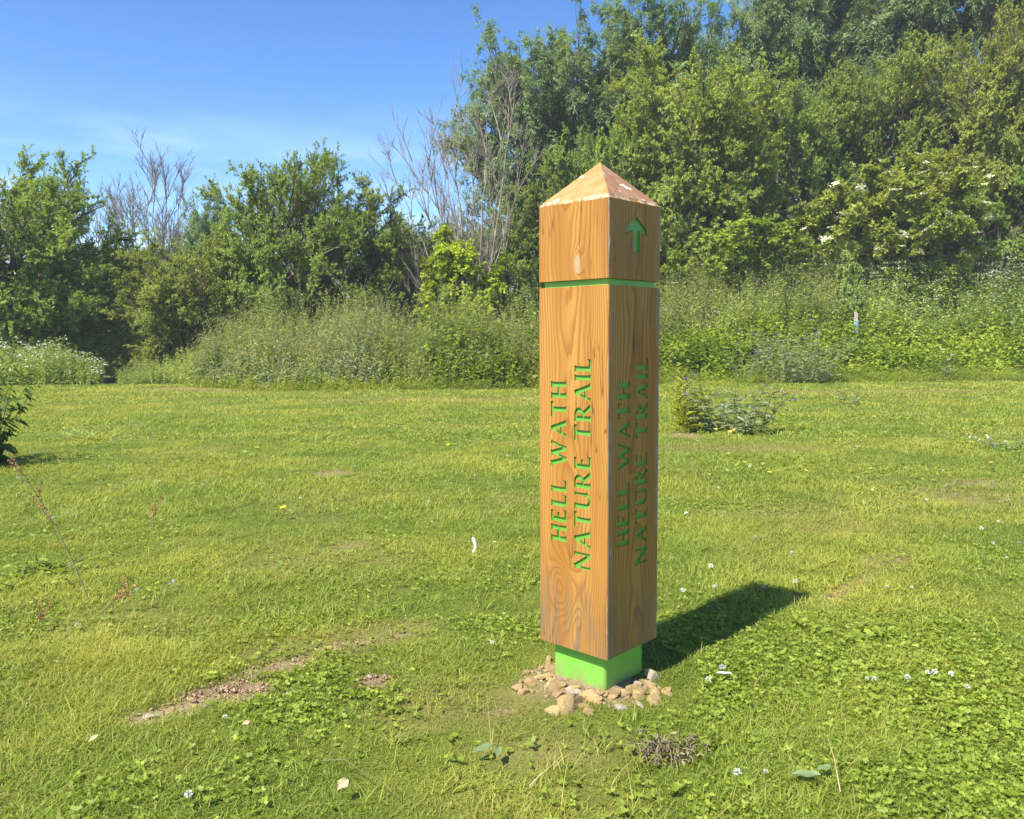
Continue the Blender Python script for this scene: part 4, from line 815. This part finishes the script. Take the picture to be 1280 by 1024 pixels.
x, y = at(-33, 584); plant('nettle_plant', 'leafy dark nettle at the left border casting a shadow on the lawn', 'nettle', x, y, 30, .86, .42, .22, (LANCE, .45), 12, .15, M['dark_nettle'], 7, .75, sr=.005)
x, y = at(30, 728); plant('weed', 'leafy green weed low at the left border', 'weed', x, y, 18, .11, .26, .2, (OVAL, .5), 4, .055, M['clover'], 8, .1)
x, y = at(1045, 792); plant('rosette', 'leafy pale green rosette just below the end of the post shadow', 'weed', x, y, 16, .07, .16, .1, (OVAL, .55), 4, .05, M['clover'], 9, .0, sr=.0015)
x, y = at(115, 548); plant('grass_tuft', 'flattened pale grass tuft on the left lawn', 'grass tuft', x, y, 30, .10, .5, .3, (RHOMB, .08), 3, .16, M['nettle2'], 10, -.2, sr=.002)
def stalk(name, label, base, tip_px, bow, seed, n=7, seeds=60):
    r = np.random.default_rng(seed); x, y = at(*base); dist = y; d = ray(*tip_px); tip = np.array([d[0] / d[1] * dist, dist, EYE + d[2] / d[1] * dist]); z0 = hz1(x, y); o = tag(empty(name, (x, y, z0)), label, 'dock stalk')
    T = tip - np.array([x, y, z0]); S = bez(np.zeros((1, 3)), np.array([T * .5 + np.array(bow)]), T[None], 9); g = Geo(); tubes(g, S, np.linspace(.0030, .0016, 9)[None], 5)
    br_, _ = sprout(r, S, n, .45, .16, .5, .2, 0, None, .1, 4, taper=.6); tubes(g, br_, np.broadcast_to(np.linspace(.0012, .0008, 4), (n, 4)), 4); obj('stalk', g.mesh('stalk'), M['dead'], o)
    g = Geo(); A = np.concatenate([br_[:, :, :]]); idx = r.integers(0, n, seeds * 3); p, tan = along(A, idx, r.random(len(idx))); p2, t2 = along(S, np.zeros(seeds, int), .62 + .38 * r.random(seeds)); p = np.concatenate([p, p2])
    leaves(g, p + .002 * r.normal(size=p.shape), r.normal(size=p.shape), r.normal(size=p.shape), .008, .006, OVAL); obj('seed_head', g.mesh('seed_head'), M['rust'], o); return o
stalk('dock_stalk', 'long leaning rust brown dock stalk at the left edge of the lawn', (112, 752), (20, 580), (.03, 0, .04), 1, 7, 40)
stalk('dock_stalk', 'short upright rust brown dock stalk on the left lawn', (190, 665), (193, 632), (0, 0, 0), 2, 4, 26)
stalk('dock_stalk', 'small rust brown dock stalk far out on the left lawn', (126, 534), (127, 520), (0, 0, 0), 3, 3, 20)
stalk('dock_stalk', 'broken rust brown dock stalk lying low in the left foreground grass', (128, 766), (152, 745), (0, 0, .02), 4, 5, 40)
stalk('dock_stalk', 'small reddish dock stalk in the grass near the left foreground corner', (46, 790), (52, 772), (0, 0, .02), 6, 4, 30)
# withered plant, bone, fallen leaves, feather
x, y = at(832, 948); r = np.random.default_rng(8); g = Geo(); n = 48; a = r.random(n) * 6.28; P0 = np.stack([.042 * r.normal(size=n), .030 * r.normal(size=n), .004 + 0 * a], 1); q = .02 + .05 * r.random(n)
P2 = P0 + np.stack([q * np.cos(a), q * np.sin(a), .035 * r.random(n)], 1); P1 = (P0 + P2) / 2 + np.stack([.02 * r.normal(size=n), .02 * r.normal(size=n), .01 + .05 * r.random(n)], 1); S = bez(P0, P1, P2, 6); tubes(g, S, np.full((n, 6), .0013), 4)
leafset(r, g, S, 4, .018, .007, LANCE, np.full(n, .5)); tag(obj('withered_plant', g.mesh('withered_plant'), M['dead'], None, (x, y, hz1(x, y))), 'clump of brown withered stems in the grass right below the post', 'withered plant')
x, y = at(590, 690); S = bez(np.array([[.004, 0, -.004]]), np.array([[.034, .004, .030]]), np.array([[.002, .002, .078]]), 10); g = Geo(); tubes(g, S, np.array([[.011, .0105, .0095, .009, .0085, .0085, .009, .0098, .0085, .004]]), 10)
tag(obj('bone', g.mesh('bone', True), M['bone'], None, (x, y, hz1(x, y))), 'curved white bone sticking up from the lawn left of the post', 'bone')
def fallen(name, label, cat, px, py, ln, wd, m, rz, tilt=.15, lift=.03):
    x, y = at(px, py); g = Geo(); k = 7; u = np.linspace(0, 1, k); w = np.sin(np.pi * np.clip(u * .93 + .04, 0, 1)) ** .8 * wd / 2; V = []
    for i in range(k):
        for s_ in (-1, -.5, 0, .5, 1): V.append([u[i] * ln - ln / 2, s_ * w[i], .12 * ln * math.sin(3 * u[i]) * .6 + .12 * wd * s_ * s_ * (1 + math.sin(9 * u[i]))])
    F = [[i * 5 + j, i * 5 + j + 1, i * 5 + j + 6, i * 5 + j + 5] for i in range(k - 1) for j in range(4)]; g.add(V, F, .8)
    o = obj(name, g.mesh(name, True), m, None, (x, y, hz1(x, y) + lift)); o.rotation_euler = (tilt, -.1, rz); return tag(o, label, cat)
M['plantain'] = leafmat('pale_broad_leaf', (.10, .16, .05), (.20, .27, .11), .25, .5, .3, rnd=0)
fallen('dead_leaf', 'tan dead leaf in the grass at the bottom border', 'dead leaf', 428, 1003, .040, .026, M['leaf_tan'], 1.2, .4, .045)
fallen('broad_leaf', 'pale broad leaf pointing left in the grass below the stones', 'leaf', 604, 952, .055, .026, M['plantain'], .5)
fallen('broad_leaf', 'pale broad leaf folded over its neighbour below the stones', 'leaf', 622, 956, .045, .022, M['plantain'], 1.5)
fallen('broad_leaf', 'pale broad leaf lying flat near the bottom right', 'leaf', 1008, 986, .065, .026, M['plantain'], -.3)
fallen('broad_leaf', 'smaller pale leaf right of the long one near the bottom right', 'leaf', 1030, 978, .04, .020, M['plantain'], .2)
fallen('feather', 'small white feather on the grass right of the stones', 'feather', 905, 853, .05, .014, M['white'], -.4)
fallen('dead_leaf', 'orange brown fallen leaf in the left foreground grass', 'dead leaf', 308, 921, .022, .015, M['leaf_tan'], .7, .5, .04)
fallen('dead_leaf', 'narrow dry leaf standing in the grass of the left corner', 'dead leaf', 117, 941, .035, .012, M['leaf_tan'], 1.3, .5, .04)
def twig(label, pts, rad, m):
    P = [];
    for px, py, hgt in pts: x, y = at(px, py); P.append([x, y, hz1(x, y) + hgt])
    g = Geo(); tubes(g, np.array([P]), np.linspace(rad, rad * .5, len(P))[None], 5); tag(obj('twig', g.mesh('twig'), m), label, 'twig')
twig('reddish twig arching through the grass at the bottom border', [(405, 968, .035), (432, 974, .05), (455, 990, .05), (480, 1000, .045), (494, 1012, .035)], .0011, M['dead'])
twig('pale bent straw lying in the grass below the stones', [(662, 1004, .04), (676, 994, .05), (690, 982, .05), (704, 966, .045)], .0016, M['leaf_tan'])
twig('pale straw stem leaning in the grass near the bottom right', [(1050, 1005, .03), (1042, 985, .07), (1034, 962, .08)], .0013, M['leaf_tan'])

# ------------------------------------------------------------------ young tree guard on the bank
Y = 24.15; x = col_x(1069, Y); z = hz1(x, Y); zt = top_z(395, Y)
gd = tag(empty('tree_guard', (x, Y, z)), 'pale blue plastic tree guard tube with a weathered stake on the right bank', 'tree guard'); bm = bmesh.new()
n = 20
rings = [[bm.verts.new((rr * math.cos(i * 6.2832 / n), rr * math.sin(i * 6.2832 / n), zz)) for i in range(n)] for rr, zz in ((.072, -.1), (.072, zt - z - .22), (.075, zt - z - .20), (.068, zt - z - .20), (.066, -.1))]
for A_, B_ in zip(rings, rings[1:]):
    for i in range(n): bm.faces.new([A_[i], A_[(i + 1) % n], B_[(i + 1) % n], B_[i]])
obj('tube', bm_mesh('tube', bm, True), plain('blue_plastic', (.20, .30, .38), (.26, .36, .45), 10, .4, .05, 20), gd)
bm = bmesh.new(); bmesh.ops.create_cube(bm, size=1)
for v in bm.verts: v.co = Vector((v.co.x * .10 - .015, v.co.y * .05, (-.1 if v.co.z < 0 else zt - z + .05 * (v.co.x < 0))))
bmesh.ops.bevel(bm, geom=list(bm.edges), offset=.008, segments=2, affect='EDGES'); obj('stake', bm_mesh('stake', bm), plain('weathered_stake', (.42, .32, .25), (.56, .46, .38), 14, .9, .3, 40), gd)

# ------------------------------------------------------------------ faint haze volume, added to lift the dark tones of the trees
bm = bmesh.new(); bmesh.ops.create_cube(bm, size=1)
for v in bm.verts: v.co = Vector((v.co.x * 810, 190 + v.co.y * 630, -3.0 if v.co.z < 0 else 24.0))
m, t, o = mat('tone_lift_haze'); pv = N(t, 'ShaderNodeVolumePrincipled'); pv.inputs['Color'].default_value = (.90, .94, 1.0, 1); pv.inputs['Density'].default_value = .0010; pv.inputs['Anisotropy'].default_value = .0
t.links.new(pv.outputs[0], o.inputs['Volume']); m.cycles.homogeneous_volume = True
tag(obj('haze', bm_mesh('haze', bm), m), 'faint pale haze added to lift the dark tones of the trees', 'haze', kind='stuff')
